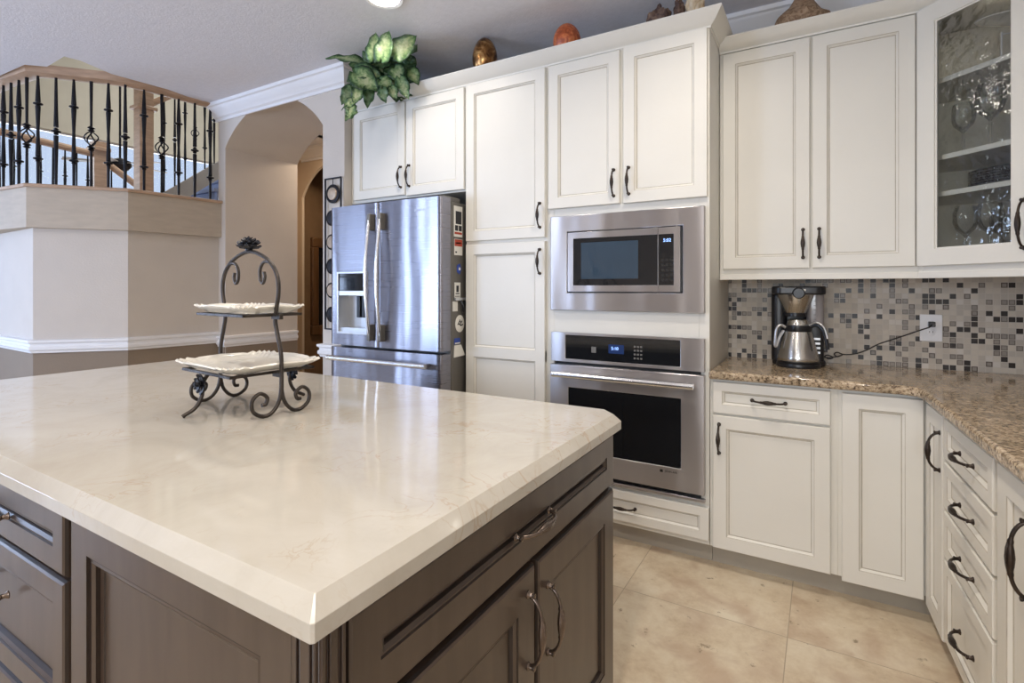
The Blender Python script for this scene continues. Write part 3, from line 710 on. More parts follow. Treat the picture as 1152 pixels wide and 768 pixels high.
IB = root('island_end_cabinet', 'dark brown end cabinet of the island with one drawer over two doors', 'cabinet', (-.55, .45, 0), PI / 2)
MB().box(0, 1.05, 0, .645, .10, .862).build('body', DWOOD, IB, bevel=.002)
MB().box(.03, 1.03, .07, .60, 0, .10).build('toe_kick', DGLZ, IB, smooth=False)
d = front('drawer_front', IB, .030, 1.040, .708, .858, rail=.058, dark=True); handle(d, .505, -.02, .078, True, HI)
dl = front('door', IB, .030, .548, .115, .694, rail=.075, dark=True); handle(dl, .518 - .035, -.02, .455, data=HI)
dl = front('door', IB, .560, 1.040, .115, .694, rail=.075, dark=True); handle(dl, .045, -.02, .430, data=HI)
# fluted corner post (profile with notches), and side panel facing the camera side
def flute(xa, xb, ya, dirx, z0, z1, nf, parent, name='corner_post'):
    pass
pr = []
def fl_profile(x0, x1, y0, y1):
    # closed outline, grooves on the +x and -y faces (world axes)
    P = [(x0, y0)]
    n = 2; L_ = x1 - x0
    for k in range(n):
        c = x0 + L_ * (k + .5) / n; g = .0035; P += [(c - g, y0), (c - g, y0 + .005), (c + g, y0 + .005), (c + g, y0)]
    P += [(x1 - .006, y0), (x1 - .006, y0 + .006), (x1, y0 + .006)]
    for k in range(n):
        c = y0 + .006 + (y1 - y0 - .006) * (k + .5) / n; g = .0035; P += [(x1, c - g), (x1 - .005, c - g), (x1 - .005, c + g), (x1, c + g)]
    P += [(x1, y1), (x0, y1)]
    return P
Li = W2L((-.55, .45, 0), PI / 2)
mb = MB().prism([Li(*p) for p in fl_profile(-.578, -.528, .430, .474)], .0, .862); mb.build('corner_post', DWOOD, IB, bevel=.001)
Pl = MB().rings(0, .640, 0, .742, [(0, 0, 0), (0, -.02, 0), (.063, -.02, 0), (.064, -.015, 1), (.070, -.015, 1), (.074, -.016, 0), (.080, -.012, 0), (.081, -.005, 1), (.092, -.004, 0), (.094, -.002, 1), (.097, -.002, 0)])
o = Pl.build('side_panel', [DWOOD, DGLZ], IB, angle=20); p = Li(-1.218, .45); o.location = (p[0], p[1], .118); o.rotation_euler = (0, 0, -PI / 2)

def island_drawers(x, label):
    R_ = root('island_drawer_cabinet', label, 'cabinet', (x, .45, 0))
    MB().box(0, .655, 0, 1.05, .10, .862).build('body', DWOOD, R_, bevel=.002)
    MB().box(.0, .655, .07, 1.0, 0, .10).build('toe_kick', DGLZ, R_, smooth=False)
    for z0, z1, hz in ((.727, .858, .06), (.445, .719, .17), (.118, .437, .17)):
        d = front('drawer_front', R_, .012, .600, z0, z1, rail=.05, dark=True); handle(d, .232, -.02, hz, True, HI)
    return R_
island_drawers(-1.852, 'dark brown island cabinet with stacked drawers, at the left edge')
island_drawers(-2.512, 'dark brown island drawer cabinet farthest left, mostly out of frame')
R_ = root('island_corner_panel', 'plain dark brown panel closing the far left end of the island', 'panel', (-2.60, .45, 0))
MB().box(0, .085, 0, 1.05, 0, .862).build('panel_board', DWOOD, R_, bevel=.002)

# ------------------------------------------------------------------ refrigerator
FX0, FX1 = -2.757, -1.840; FW = FX1 - FX0
FR = root('refrigerator', 'stainless french door refrigerator with ice dispenser and side notes', 'refrigerator', (FX0, 2.43, 0))
MB().box(0, FW, 0, .66, .02, 1.785).build('body', FRIDGE_SIDE, FR, bevel=.004)
MB().box(FW - .20, FW - .01, -.05, .10, 1.785, 1.815).build('hinge_cover', FRIDGE_SIDE, FR, bevel=.006)
MB().box(.01, .20, -.05, .10, 1.785, 1.815).build('hinge_cover', FRIDGE_SIDE, FR, bevel=.006)
def fr_door(x0, x1, z0, z1, name, hole=None):
    # softly bowed front
    n = 14; mb = MB()
    def yf(x): u = (x - FW / 2) / (FW / 2); e = min(x - x0, x1 - x); return -.098 + .012 * u * u + (.010 * (1 - min(1, e / .012)) ** 2)
    xs = [x0 + (x1 - x0) * i / n for i in range(n + 1)]
    xs = sorted(set(xs + [x0 + .003, x0 + .007, x0 + .012, x1 - .003, x1 - .007, x1 - .012] + ([hole[0], hole[1]] if hole else [])))
    zs = [z0, z1] if not hole else [z0, hole[2], hole[3], z1]
    idx = {}
    def vid(i, j):
        if (i, j) not in idx: idx[i, j] = len(mb.v); mb.v.append((xs[i], yf(xs[i]), zs[j]))
        return idx[i, j]
    for i in range(len(xs) - 1):
        for j in range(len(zs) - 1):
            if hole and j == 1 and xs[i] >= hole[0] - 1e-6 and xs[i + 1] <= hole[1] + 1e-6: continue
            mb.f.append([vid(i, j), vid(i + 1, j), vid(i + 1, j + 1), vid(i, j + 1)]); mb.m.append(0)
    yb = -.004
    o = len(mb.v)
    for z in (z0, z1):
        for x in xs: mb.v.append((x, yf(x), z))
        for x in xs: mb.v.append((x, yb, z))
    k = len(xs)
    for t in (0, 1):
        b = o + t * 2 * k
        for i in range(k - 1): mb.f.append([b + i, b + i + 1, b + k + i + 1, b + k + i]); mb.m.append(0)
    for x in (x0, x1): b = len(mb.v); mb.v += [(x, yf(x), z0), (x, yf(x), z1), (x, yb, z1), (x, yb, z0)]; mb.f.append([b, b + 1, b + 2, b + 3]); mb.m.append(0)
    b = len(mb.v); mb.v += [(x0, yb, z0), (x1, yb, z0), (x1, yb, z1), (x0, yb, z1)]; mb.f.append([b, b + 1, b + 2, b + 3]); mb.m.append(0)
    return mb.build(name, STEEL_V, FR)
xm = .4345
HOLE = (.082, .345, 1.000, 1.385)
ld = fr_door(.003, xm - .002, .925, 1.805, 'door', HOLE)
rd = fr_door(xm + .002, FW - .003, .925, 1.805, 'door')
fd = fr_door(.003, FW - .003, .50, .908, 'freezer_drawer')
fd2 = fr_door(.003, FW - .003, .09, .492, 'freezer_drawer')
def fr_handle(x, z0, z1, parent):
    mb = MB(); P = []; n = 24
    for i in range(n + 1):
        u = i / n; z = z0 + (z1 - z0) * u; P.append((x, -.118 - .040 * math.sin(PI * u), z))
    mb.tube(P, .0115, 12, flat=((0, 1, 0), 1.0))
    mb.build('handle', CHROME, parent)
    for z in (z0 + .05, z1 - .05): MB().box(x - .013, x + .013, -.135, -.088, z - .05, z + .05).build('handle_mount', FRIDGE_SIDE, parent, bevel=.004)
fr_handle(xm - .045, .965, 1.735, ld); fr_handle(xm + .045, .965, 1.735, rd)
def fz_handle(z, parent):
    mb = MB().tube([(.045, -.150, z), (FW - .070, -.150, z)], .0155, 14); mb.build('handle', CHROME, parent)
    for x in (.075, FW - .10): MB().box(x - .02, x + .02, -.150, -.088, z - .009, z + .009).build('handle_mount', STEEL_V, parent, bevel=.003)
fz_handle(.846, fd); fz_handle(.43, fd2)
# dispenser
mb = MB(); x0, x1, z0, z1 = HOLE
frame_ring(mb, (x0 - .004, x1 + .004, z0 - .004, z1 + .004), (x0 + .010, x1 - .010, z0 + .010, z1 - .008), -.104, -.080)
dp = mb.build('dispenser_frame', SILV, ld, bevel=.002)
mb = MB(); mb.box(x0, x1, -.012, -.006, z0, z1); mb.box(x0 - .001, x0 + .006, -.088, -.006, z0, z1); mb.box(x1 - .006, x1 + .001, -.088, -.006, z0, z1)
mb.box(x0, x1, -.088, -.006, z0, z0 + .035); mb.box(x0, x1, -.088, -.006, z1 - .006, z1)
mb.build('dispenser_recess', SILV, ld)
MB().box(x0 + .010, x1 - .010, -.096, -.05, z1 - .115, z1 - .010).build('dispenser_display', BLKGLASS, ld, smooth=False)
MB().box(x0 + .010, x1 - .010, -.099, -.02, z1 - .148, z1 - .116).build('dispenser_shelf', SILV, ld, bevel=.003)
MB().box(x0 + .145, x0 + .175, -.075, -.03, z0 + .10, z0 + .235).build('paddle', BLACK, ld, bevel=.003)
MB().box(x0 + .19, x0 + .225, -.075, -.03, z0 + .10, z0 + .235).build('paddle', BLACK, ld, bevel=.003)
text('JENN-AIR', .016, SILV, rd, (FW - .16, -.0975, 1.735), name='brand_lettering')
# things stuck on the right side of the refrigerator
SX = FX1
def on_side(name, label, cat, y0, y1, z0, z1, m, t=.0015, bev=0):
    o = MB().box(0, t, y0, y1, z0, z1).build(name, m, None, (SX, 0, 0), smooth=False); tag(o, label, cat, 'notes and magnets on the refrigerator side'); return o
RED = mat('print_red', (.45, .07, .04), .6, var=.1); BLU = mat('print_blue', (.04, .08, .36), .5, var=.1); INK = mat('ink', (.03, .03, .035), .6, var=.05)
def spot(parent, y0, y1, z0, z1, m, name='print'): MB().box(.0015, .0019, y0, y1, z0, z1).build(name, m, parent, smooth=False)
o = on_side('photo_strip', 'tall white card with dark photos, topmost on the refrigerator side', 'card', 2.452, 2.535, 1.585, 1.765, PAPER)
spot(o, 2.468, 2.525, 1.660, 1.735, INK); spot(o, 2.462, 2.492, 1.620, 1.652, INK); spot(o, 2.498, 2.528, 1.620, 1.652, INK); spot(o, 2.458, 2.530, 1.600, 1.613, RED)
o = on_side('business_card', 'small card, red and blue above white, below the photo card', 'card', 2.456, 2.535, 1.478, 1.572, PAPER)
spot(o, 2.458, 2.533, 1.530, 1.570, RED); spot(o, 2.470, 2.520, 1.545, 1.553, PAPER); spot(o, 2.465, 2.480, 1.49, 1.50, INK)
mb = MB(); mb.lathe([(.030, 0), (.030, .004), (.024, .006)], 0, 0, 5, axis='x'); mb.v = [(v[0], v[1] * .8, v[2] * 1.1) for v in mb.v]
o = mb.build('fridge_magnet', BLU, None, (SX, 2.500, 1.398)); o.scale = (1, .95, 1); tag(o, 'blue angular magnet on the refrigerator side', 'magnet', 'notes and magnets on the refrigerator side')
MB().lathe([(.009, .006), (.009, .0075)], 0, 0, 12, axis='x').build('magnet_face', PAPER, o)
o = on_side('note_card', 'white note with black logo above the magnetic clip', 'note', 2.458, 2.515, 1.226, 1.318, PAPER)
spot(o, 2.475, 2.498, 1.262, 1.300, INK); spot(o, 2.468, 2.505, 1.250, 1.256, INK); spot(o, 2.462, 2.511, 1.235, 1.240, FRIDGE_SIDE)
cl = root('magnetic_clip', 'silver magnetic clip with black grip holding papers on the refrigerator side', 'clip', (SX, 2.51, 1.20), 0, 'notes and magnets on the refrigerator side')
MB().box(0, .016, -.055, .045, .012, .030).build('clip_bar', SILV, cl, bevel=.003)
MB().tube(catmull([(.010, .0, .015), (.022, .004, -.02), (.016, .018, -.055), (.010, .034, -.035), (.014, .030, .01)], 5), .006, 8).build('clip_grip', BLACK, cl)
o = on_side('paper_slip', 'crumpled white paper slip hanging below the clip', 'paper', 2.440, 2.486, 1.150, 1.208, PAPER, .003)
mb = MB().lathe([(.048, 0), (.048, .0015), (.044, .0025)], 0, 0, 32, axis='x'); o = mb.build('round_sticker', PAPER, None, (SX, 2.510, 1.076)); o.scale = (1, .92, 1.05)
tag(o, 'round white sticker with a black emblem, on the refrigerator side', 'sticker', 'notes and magnets on the refrigerator side')
mb = MB()
for k, (y, z, a) in enumerate([(-.016, .004, .8), (-.002, -.006, -.5), (.010, .006, .7), (.002, .012, -.9), (.018, -.008, .2)]):
    c, s_ = math.cos(a), math.sin(a); l_, w_ = .014, .0038
    P = [(y + u * l_ * c - v * w_ * s_, z + u * l_ * s_ + v * w_ * c) for u, v in ((-1, -1), (1, -1), (1, 1), (-1, 1))]
    mb.add([(.0025, p[0], p[1]) for p in P] + [(.0030, p[0], p[1]) for p in P], [(0, 1, 2, 3), (7, 6, 5, 4), (0, 4, 5, 1), (1, 5, 6, 2), (2, 6, 7, 3), (3, 7, 4, 0)])
mb.build('emblem', INK, o)
o = on_side('badge_magnet', 'dark blue rectangular magnet below the round sticker', 'magnet', 2.455, 2.510, .958, .993, BLU, .004)
MB().box(.004, .0045, 2.458, 2.507, .960, .967).build('print', PAPER, o, smooth=False)
mb = MB().add([(0, 2.452, .882), (0, 2.548, .888), (0, 2.520, .952), (0, 2.456, .952), (.004, 2.452, .882), (.012, 2.548, .888), (.003, 2.520, .952), (.003, 2.456, .952)],
              [(0, 1, 2, 3), (7, 6, 5, 4), (0, 4, 5, 1), (1, 5, 6, 2), (2, 6, 7, 3), (3, 7, 4, 0)])
tag(mb.build('paper_note', PAPER, None, (SX, 0, 0), smooth=False), 'slanted white paper note, lowest on the refrigerator side', 'note', 'notes and magnets on the refrigerator side')

# ------------------------------------------------------------------ metal wall hanging beside the fridge
WH = root('wall_hanging', 'black metal frame with a column of round discs, on wall left of refrigerator', 'wall decoration', (-2.880, 2.488, 1.0))
mb = MB(); frame_ring(mb, (-.082, .082, 0, 1.04), (-.073, .073, .009, 1.031), -.022, -.012); mb.build('frame', IRON, WH, bevel=.001)
DISC = mat('disc_cream', (.42, .33, .25), .45, .3, var=.2, vscale=40)
for i in range(6):
    z = .930 - i * .165
    k_ = 1.2 if i == 0 else 1
    rm = MB().lathe([(r_ * k_, h_) for r_, h_ in [(.050, -.008), (.054, -.012), (.054, -.020), (.046, -.024), (.042, -.020)]], -.012 if i else -.004, z, 24, axis='y').build('disc', IRON, WH)
    MB().lathe([(.044, -.020), (.040, -.026), (.02, -.030), (.001, -.031)], -.012 if i else -.004, z, 24, axis='y').build('disc_face', DISC if i % 2 == 0 else IRON, rm)
    if i == 0: MB().tube([(-.004, -.015, z + .05), (-.004, -.015, 1.035)], .003, 6).build('hanger', IRON, WH)

# ------------------------------------------------------------------ two tier stand with plates
SL = (-1.58, 1.02, .907); SR = math.radians(-5)
ST = root('tiered_plate_stand', 'wrought iron two-tier plate stand with curled feet, on the island', 'plate stand', SL, SR)
zl = lambda z: z - .907
def bar(pts, r=.0058, n=8, name='rod', fl=None, parent=ST): return MB().tube(catmull(pts, n), r, 10, flat=fl).build(name, STANDM, parent)
arch = [(.186, zl(.955)), (.187, zl(1.03)), (.183, zl(1.09)), (.163, zl(1.15)), (.153, zl(1.185)), (.158, zl(1.22)), (.170, zl(1.27)), (.166, zl(1.315)), (.140, zl(1.352)), (.085, zl(1.384)), (0, zl(1.402))]
full = [(x, 0, z) for x, z in arch] + [(-x, 0, z) for x, z in arch[::-1][1:]]
bar(full, .0062, 6, 'arch')
# curled inner scrolls of the arch
for s in (-1, 1):
    bar([(s * .125, 0, zl(1.364)), (s * .09, 0, zl(1.366)), (s * .068, 0, zl(1.345)), (s * .068, 0, zl(1.312)), (s * .083, 0, zl(1.300)), (s * .094, 0, zl(1.318)), (s * .090, 0, zl(1.335))], .0050, 6, 'scroll')
    # feet: two scrolls per side
    for q in (-1, 1):
        P = [(s * .186, 0, zl(1.03)), (s * .186, q * .002, zl(.975)), (s * .187, q * .012, zl(.940)), (s * .188, q * .035, zl(.916)), (s * .188, q * .062, zl(.9135)), (s * .188, q * .088, zl(.932)),
             (s * .188, q * .090, zl(.962)), (s * .188, q * .068, zl(.980)), (s * .188, q * .046, zl(.966)), (s * .188, q * .050, zl(.947)), (s * .188, q * .062, zl(.945))]
        bar(P, .0056, 6, 'scroll_foot')
def frame_rect(a, b, z, name):
    mb = MB(); r = .005
    for x0, x1, y0, y1 in ((-a, a, -b, -b), (-a, a, b, b), (-a, -a, -b, b), (a, a, -b, b)):
        mb.box(x0 - r, x1 + r, y0 - r, y1 + r, z - .004, z + .004)
    for s in (-1, 1): mb.box(min(s * a, s * .186), max(s * a, s * .186), -.006, .006, z - .012, z + .003)
    for y in (-b * .4, b * .4): mb.box(-a, a, y - .004, y + .004, z - .004, z + .002)
    return mb.build(name, STANDM, ST, bevel=.001)
frame_rect(.146, .130, zl(1.030), 'lower_frame'); frame_rect(.140, .09, zl(1.203), 'upper_frame')
def flower(loc, r, nm='flower', rot=None):
    mb = MB()
    for ringi, (n_, rr, zz_, pr_) in enumerate([(9, r, 0, .30), (7, r * .66, .35 * r, .28), (4, r * .34, .62 * r, .24)]):
        for k in range(n_):
            a = 2 * PI * k / n_ + ringi * .4; c = Vector((math.cos(a), math.sin(a), 0)); t_ = Vector((-math.sin(a), math.cos(a), 0)); up = Vector((0, 0, 1))
            b0 = c * rr * .25 + up * zz_; tip = c * rr + up * (zz_ + rr * .25); mid = c * rr * .65 + up * (zz_ + rr * .05)
            w_ = rr * pr_ * 1.2
            V = [b0 - t_ * w_ * .4, b0 + t_ * w_ * .4, mid + t_ * w_, tip + t_ * w_ * .4, tip - t_ * w_ * .4, mid - t_ * w_]
            V2 = [v + up * r * .10 for v in V]
            mb.add(V + V2, [(0, 1, 2, 5), (5, 2, 3, 4), (6, 11, 8, 7), (11, 10, 9, 8)] + [(i, (i + 1) % 6, 6 + (i + 1) % 6, 6 + i) for i in range(6)])
    mb.lathe([(r * .3, -r * .15), (r * .35, r * .3), (r * .15, r * .75), (.0001, r * .8)], 0, 0, 10)
    o = mb.build(nm, IRON, ST, loc, smooth=False); 
    if rot: o.rotation_euler = rot
    return o
flower((0, 0, zl(1.410)), .037); flower((0, 0, zl(1.422)), .034, rot=(.25, .2, .3))
for q in (-1, 1):
    flower((0, q * .140, zl(1.000)), .031, rot=(PI / 2 * (1 if q < 0 else -1), 0, 0))
    bar([(0, q * .125, zl(1.026)), (0, q * .140, zl(1.000)), (0, q * .142, zl(.965)), (0, q * .160, zl(.932)), (0, q * .195, zl(.9125))], .0058, 7, 'leg')
def plate(a, b, z, label):
    # scalloped rectangular platter: concentric wavy loops
    mb = MB(); n = 96; rows = []
    def loop(sa, zz_, wv, wz=0):
        row = []
        for k in range(n):
            t_ = 2 * PI * k / n; c, s_ = math.cos(t_), math.sin(t_); e = .28
            x = math.copysign(abs(c) ** e, c) * a * sa; y = math.copysign(abs(s_) ** e, s_) * (b - a * (1 - sa))
            w_ = 1 + wv * math.cos(24 * t_); row.append(len(mb.v)); mb.v.append((x * w_, y * w_, zz_ + wz * math.cos(24 * t_)))
        rows.append(row)
    loop(.70, 0, 0); loop(.80, .001, 0); loop(.96, .016, .006); loop(1.0, .021, .020, .0022); loop(.985, .0250, .020, .0026); loop(.95, .022, .014, .0026); loop(.92, .0175, 0, .0005); loop(.90, .0185, .010, .003); loop(.86, .0145, 0, .001); loop(.80, .008, 0); loop(.70, .006, 0)
    for r0, r1 in zip(rows, rows[1:]):
        for k in range(n): j = (k + 1) % n; mb.f.append([r0[k], r0[j], r1[j], r1[k]]); mb.m.append(0)
    mb.f.append(rows[0][::-1]); mb.m.append(0); mb.f.append(rows[-1]); mb.m.append(0)
    o = mb.build('serving_plate', CERAM, None, (SL[0], SL[1], z), SR, angle=60)
    tag(o, label, 'plate'); return o
plate(.180, .158, 1.0345, 'large white rectangular plate with scalloped rim, on the lower tier of the stand')
plate(.158, .110, 1.2075, 'smaller white rectangular plate with scalloped rim, on the upper tier of the stand')

# ------------------------------------------------------------------ coffee maker
CM = root('coffee_maker', 'black and stainless drip coffee maker with thermal carafe, on granite', 'coffee maker', (-.103, 2.93, .909), math.radians(4))
zc = lambda z: z - .907
def rrect(x0, x1, y0, y1, r, n=5):
    P = []
    for cx, cy, a in ((x1 - r, y1 - r, 0), (x0 + r, y1 - r, PI / 2), (x0 + r, y0 + r, PI), (x1 - r, y0 + r, 1.5 * PI)): P += arc_pts((cx, cy), r, a, a + PI / 2, n)
    return P
MB().prism(rrect(-.112, .118, -.03, .115, .03), 0, .024).build('base', BLACK, CM, bevel=.004)
MB().lathe([(.094, 0), (.096, .008), (.093, .020), (.086, .022)], 0, -.055, 36).build('warming_plate', BLACK, CM)
MB().prism(rrect(-.116, -.048, -.035, .115, .028), .02, .345).build('column', BLACK, CM, bevel=.004)
MB().prism(rrect(-.06, .040, .05, .115, .015), .02, .345).build('back_panel', BLACK, CM, bevel=.004)
MB().prism(rrect(.040, .112, -.005, .110, .018), .02, .198).build('control_column', BLACK, CM, bevel=.003)
MB().prism(rrect(.036, .112, -.020, .110, .022), .200, .345).build('water_tank', TANK, CM, bevel=.002)
lid = MB(); lid.prism(rrect(-.115, .115, -.10, .115, .045, 8), .345, .385); lid.build('lid', BLACK, CM, bevel=.008, bseg=3)
MB().lathe([(.022, -.118), (.026, -.112), (.028, -.095)], -.0, .352, 20, axis='y').build('lid_button', BLACK, CM)
MB().lathe([(.044, .255), (.048, .262), (.078, .335), (.080, .346), (.06, .346)], -.012, -.035, 36).build('filter_cone', STEEL_C, CM)
MB().lathe([(.043, .238), (.047, .240), (.047, .256), (.043, .258)], -.012, -.035, 30).build('cone_collar', BLACK, CM)
MB().box(-.004, .002, -.1005, -.098, .358, .378).build('brand_mark', PAPER, CM, smooth=False)
MB().box(.004, .030, -.1005, -.098, .362, .371).build('brand_mark', PAPER, CM, smooth=False)
for k in range(4): MB().box(.060, .095, -.0075, -.004, .060 + k * .022, .070 + k * .022).build('button', SILV, CM, smooth=False)
for k in range(5): MB().box(.066, .076, -.0215, -.019, .225 + k * .022, .227 + k * .022).build('level_mark', BLACK, CM, smooth=False)
CF = root('thermal_carafe', 'stainless thermal carafe with black collar and handle, inside the coffee maker', 'carafe', (-.103 + .0025, 2.93 - .055, .931), math.radians(4))
MB().lathe([(.086, .003), (.089, .010), (.087, .03), (.062, .138), (.058, .148)], 0, 0, 40).build('body', STEEL_C, CF)
MB().lathe([(.090, -.0), (.091, .006), (.088, .012)], 0, 0, 40).build('base_ring', BLACK, CF)
MB().lathe([(.058, .146), (.060, .150), (.058, .176), (.050, .178)], 0, 0, 36).build('collar', BLACK, CF)
MB().lathe([(.050, .178), (.047, .196), (.040, .204), (.02, .206)], 0, 0, 30).build('lid', STEEL_C, CF)
MB().tube(catmull([(.045, -.02, .168), (.075, -.035, .182), (.098, -.045, .165), (.112, -.050, .12), (.120, -.052, .070)], 6), .0085, 10).build('handle', BLACK, CF)
MB().tube(catmull([(.047, -.028, .178), (.075, -.043, .193), (.103, -.053, .172), (.118, -.058, .12)], 6), .004, 8).build('handle_trim', SILV, CF)
MB().tube(catmull([(-.052, -.02, .165), (-.074, -.028, .176), (-.090, -.03, .160), (-.096, -.03, .125), (-.099, -.03, .082), (-.092, -.03, .075), (-.080, -.03, .115), (-.062, -.02, .150)], 6), .007, 8).build('serving_clip', SILV, CF)

# outlet, plug and cord
OT = root('wall_outlet', 'white double outlet plate on the mosaic wall', 'outlet', (.4365, 3.104, 1.10))
MB().box(-.042, .042, -.006, 0, -.0625, .0625).build('cover_plate', WHITEP, OT, bevel=.002)
for s in (-1, 1):
    q = MB().lathe([(.0165, -.0055), (.0165, -.0085), (.015, -.009)], 0, s * .0195, 20, axis='y').build('socket', WHITEP, OT)
    if s < 0:
        for x in (-.006, .006): MB().box(x - .001, x + .001, -.0095, -.0088, s * .0195 - .003, s * .0195 + .005).build('slot', INK, q, smooth=False)
CD = root('power_cord', 'black power cord looping from the coffee maker to the wall outlet', 'cord', (.436, 3.095, 1.118))
MB().box(-.012, .012, -.036, 0, -.012, .012).build('plug', BLACK, CD, bevel=.003)
lp = [(0, -.030, 0), (-.012, -.045, -.012), (-.05, -.040, -.030), (-.13, -.035, -.068), (-.20, -.03, -.10), (-.25, -.028, -.133), (-.30, -.028, -.155), (-.345, -.030, -.160), (-.372, -.045, -.150), (-.385, -.06, -.158),
      (-.372, -.07, -.168), (-.35, -.05, -.160), (-.385, -.04, -.175), (-.41, -.055, -.165), (-.425, -.05, -.172), (-.41, -.04, -.185), (-.39, -.05, -.178), (-.43, -.05, -.178), (-.47, -.055, -.172), (-.50, -.07, -.160)]
MB().tube(catmull(lp, 6), .0028, 8).build('cable', BLACK, CD)

# ------------------------------------------------------------------ glassware behind the glass door
def gl_pt(k, d): v = Vector((k, d, 0)); M = Matrix.Translation(Vector(GLOC)) @ Matrix.Rotation(GR, 4, 'Z'); return M @ v
wine = [(.030, 0), (.031, .002), (.006, .007), (.0035, .02), (.0035, .075), (.010, .084), (.026, .100), (.034, .125), (.033, .155), (.028, .175), (.027, .175), (.032, .155), (.033, .125), (.025, .103), (.004, .086)]
flut = [(.028, 0), (.029, .002), (.006, .006), (.005, .03), (.016, .05), (.021, .08), (.022, .13), (.0205, .13), (.020, .08), (.004, .045)]
tumb = [(.028, 0), (.031, .004), (.032, .05), (.036, .10), (.0345, .10), (.030, .05), (.026, .010), (.001, .008)]
def glassobj(nm, prof, k, d, z, s, label, grp):
    o = MB().lathe([(r * s, h * s) for r, h in prof], 0, 0, 28).build(nm, DRINK, None, tuple(gl_pt(k, d))[:2] + (z + .0005,)); tag(o, label, 'glass', grp); return o
G1 = 'glasses on the bottom shelf of the glass cabinet'; G2 = 'glasses on the upper middle shelf of the glass cabinet'
glassobj('wine_glass', wine, .115, .10, 1.40, 1.25, 'wine glass at the left of the bottom shelf behind the cabinet glass', G1)
glassobj('wine_glass', wine, .210, .09, 1.40, 1.25, 'tallest stemmed glass in the middle of the bottom shelf', G1)
glassobj('goblet', flut, .283, .070, 1.40, 1.15, 'short footed goblet right of the middle wine glass, bottom shelf', G1)
glassobj('wine_glass', wine, .345, .12, 1.40, 1.2, 'stemmed glass at the right end of the bottom shelf by the door frame', G1)
glassobj('wine_glass', wine, .150, .25, 1.40, 1.2, 'stemmed glass standing back between the two front wine glasses, bottom shelf', G1)
glassobj('wine_glass', wine, .10, .11, 1.835, 1.2, 'stemmed glass at the left of the shelf above the dark plates', G2)
glassobj('wine_glass', wine, .205, .10, 1.835, 1.45, 'large wine glass in the middle of the shelf above the dark plates', G2)
glassobj('tumbler', tumb, .320, .09, 1.835, 1.0, 'small tumbler near the right of the shelf above the dark plates', G2)
glassobj('wine_glass', wine, .26, .26, 1.835, 1.3, 'stemmed glass at the back behind the large wine glass, upper shelf', G2)
PDARK = mat('dark_glass_plate', (.06, .065, .075), .12, coat=.5, var=.2)
for i in range(7):
    p = gl_pt(.215, .20); o = MB().lathe([(.055, 0), (.075, .003), (.132, .012), (.133, .014), (.120, .0125), (.07, .006), (.0001, .005)], 0, 0, 40).build('dinner_plate', PDARK, None, (p.x, p.y, 1.6845 + i * .0098))
    tag(o, 'dark plate, %s in the stack behind the cabinet glass' % ('lowest', 'second from the bottom', 'third from the bottom', 'in the middle', 'third from the top', 'second from the top', 'topmost')[i], 'plate', 'stack of dark plates in the glass cabinet')
p = gl_pt(.285, .19); mb = MB().lathe([(.06, 0), (.09, .004), (.165, .022), (.168, .026), (.155, .024), (.09, .010), (.0001, .008)], 0, 0, 48)
o = mb.build('serving_platter', CERAM, None, (p.x, p.y, 2.285)); o.rotation_euler = (math.radians(12), math.radians(4), 0); o.location.z = 2.31
tag(o, 'large white oval platter on a rack on the top shelf of the glass cabinet', 'platter')
PR = root('plate_rack', 'small wire rack under the white platter in the glass cabinet', 'rack', (p.x, p.y, 2.1535))
mb = MB()
for sx, sy in ((-1, -1), (1, -1), (1, 1), (-1, 1)): mb.tube([(sx * .07, sy * .07, 0), (sx * .07, sy * .07, .148 + sy * .012)], .003, 8)
mb.tube([(-.07, -.07, .13), (.07, -.07, .13)], .003, 8); mb.tube([(-.07, .07, .15), (.07, .07, .15)], .003, 8); mb.build('rack_wires', TRIM, PR)

# ------------------------------------------------------------------ ornaments on the cabinet tops
def egg(nm, x, y, z, r, h, m, label):
    pr = [(r * math.sin(PI * i / 20) * (1 - .10 * math.cos(PI * i / 20) * -1), h / 2 - h / 2 * math.cos(PI * i / 20)) for i in range(21)]
    o = MB().lathe(pr, 0, 0, 32).build(nm, m, None, (x, y, z), angle=80); tag(o, label, 'ornament', 'ornaments on the cabinet tops'); return o
def m_spec(name, c0, c1, c2, metal, rough, sc_=14):
    m = bpy.data.materials.new(name); m.use_nodes = True; n = m.node_tree.nodes; l = m.node_tree.links; b = n['Principled BSDF']
    tc = n.new('ShaderNodeTexCoord'); t_ = n.new('ShaderNodeTexNoise'); t_.inputs['Scale'].default_value = sc_; t_.inputs['Detail'].default_value = 6; t_.inputs['Distortion'].default_value = 1.5
    l.new(tc.outputs['Object'], t_.inputs[0]); r = ramp(n, [(.35, c0), (.5, c1), (.65, c2)]); l.new(t_.outputs[0], r.inputs[0]); l.new(r.outputs[0], b.inputs['Base Color'])
    b.inputs['Metallic'].default_value = metal; b.inputs['Roughness'].default_value = rough
    bp = n.new('ShaderNodeBump'); bp.inputs['Strength'].default_value = .3; bp.inputs['Distance'].default_value = .005; l.new(t_.outputs[0], bp.inputs['Height']); l.new(bp.outputs[0], b.inputs['Normal'])
    return m
egg('decorative_egg', -1.722, 2.60, 2.541, .074, .225, m_spec('bronze_leaf', (.05, .02, .01), (.35, .17, .06), (.65, .42, .18), .85, .28), 'bronze mottled egg ornament on top of the pantry cabinet')
egg('decorative_egg', -1.190, 2.60, 2.541, .074, .172, m_spec('orange_lacquer', (.30, .06, .02), (.50, .12, .04), (.60, .20, .07), .1, .4, 30), 'orange egg ornament on top of the tall oven cabinet')
BARK = m_spec('bark', (.05, .03, .03), (.13, .08, .06), (.22, .15, .11), 0, .9, 20)
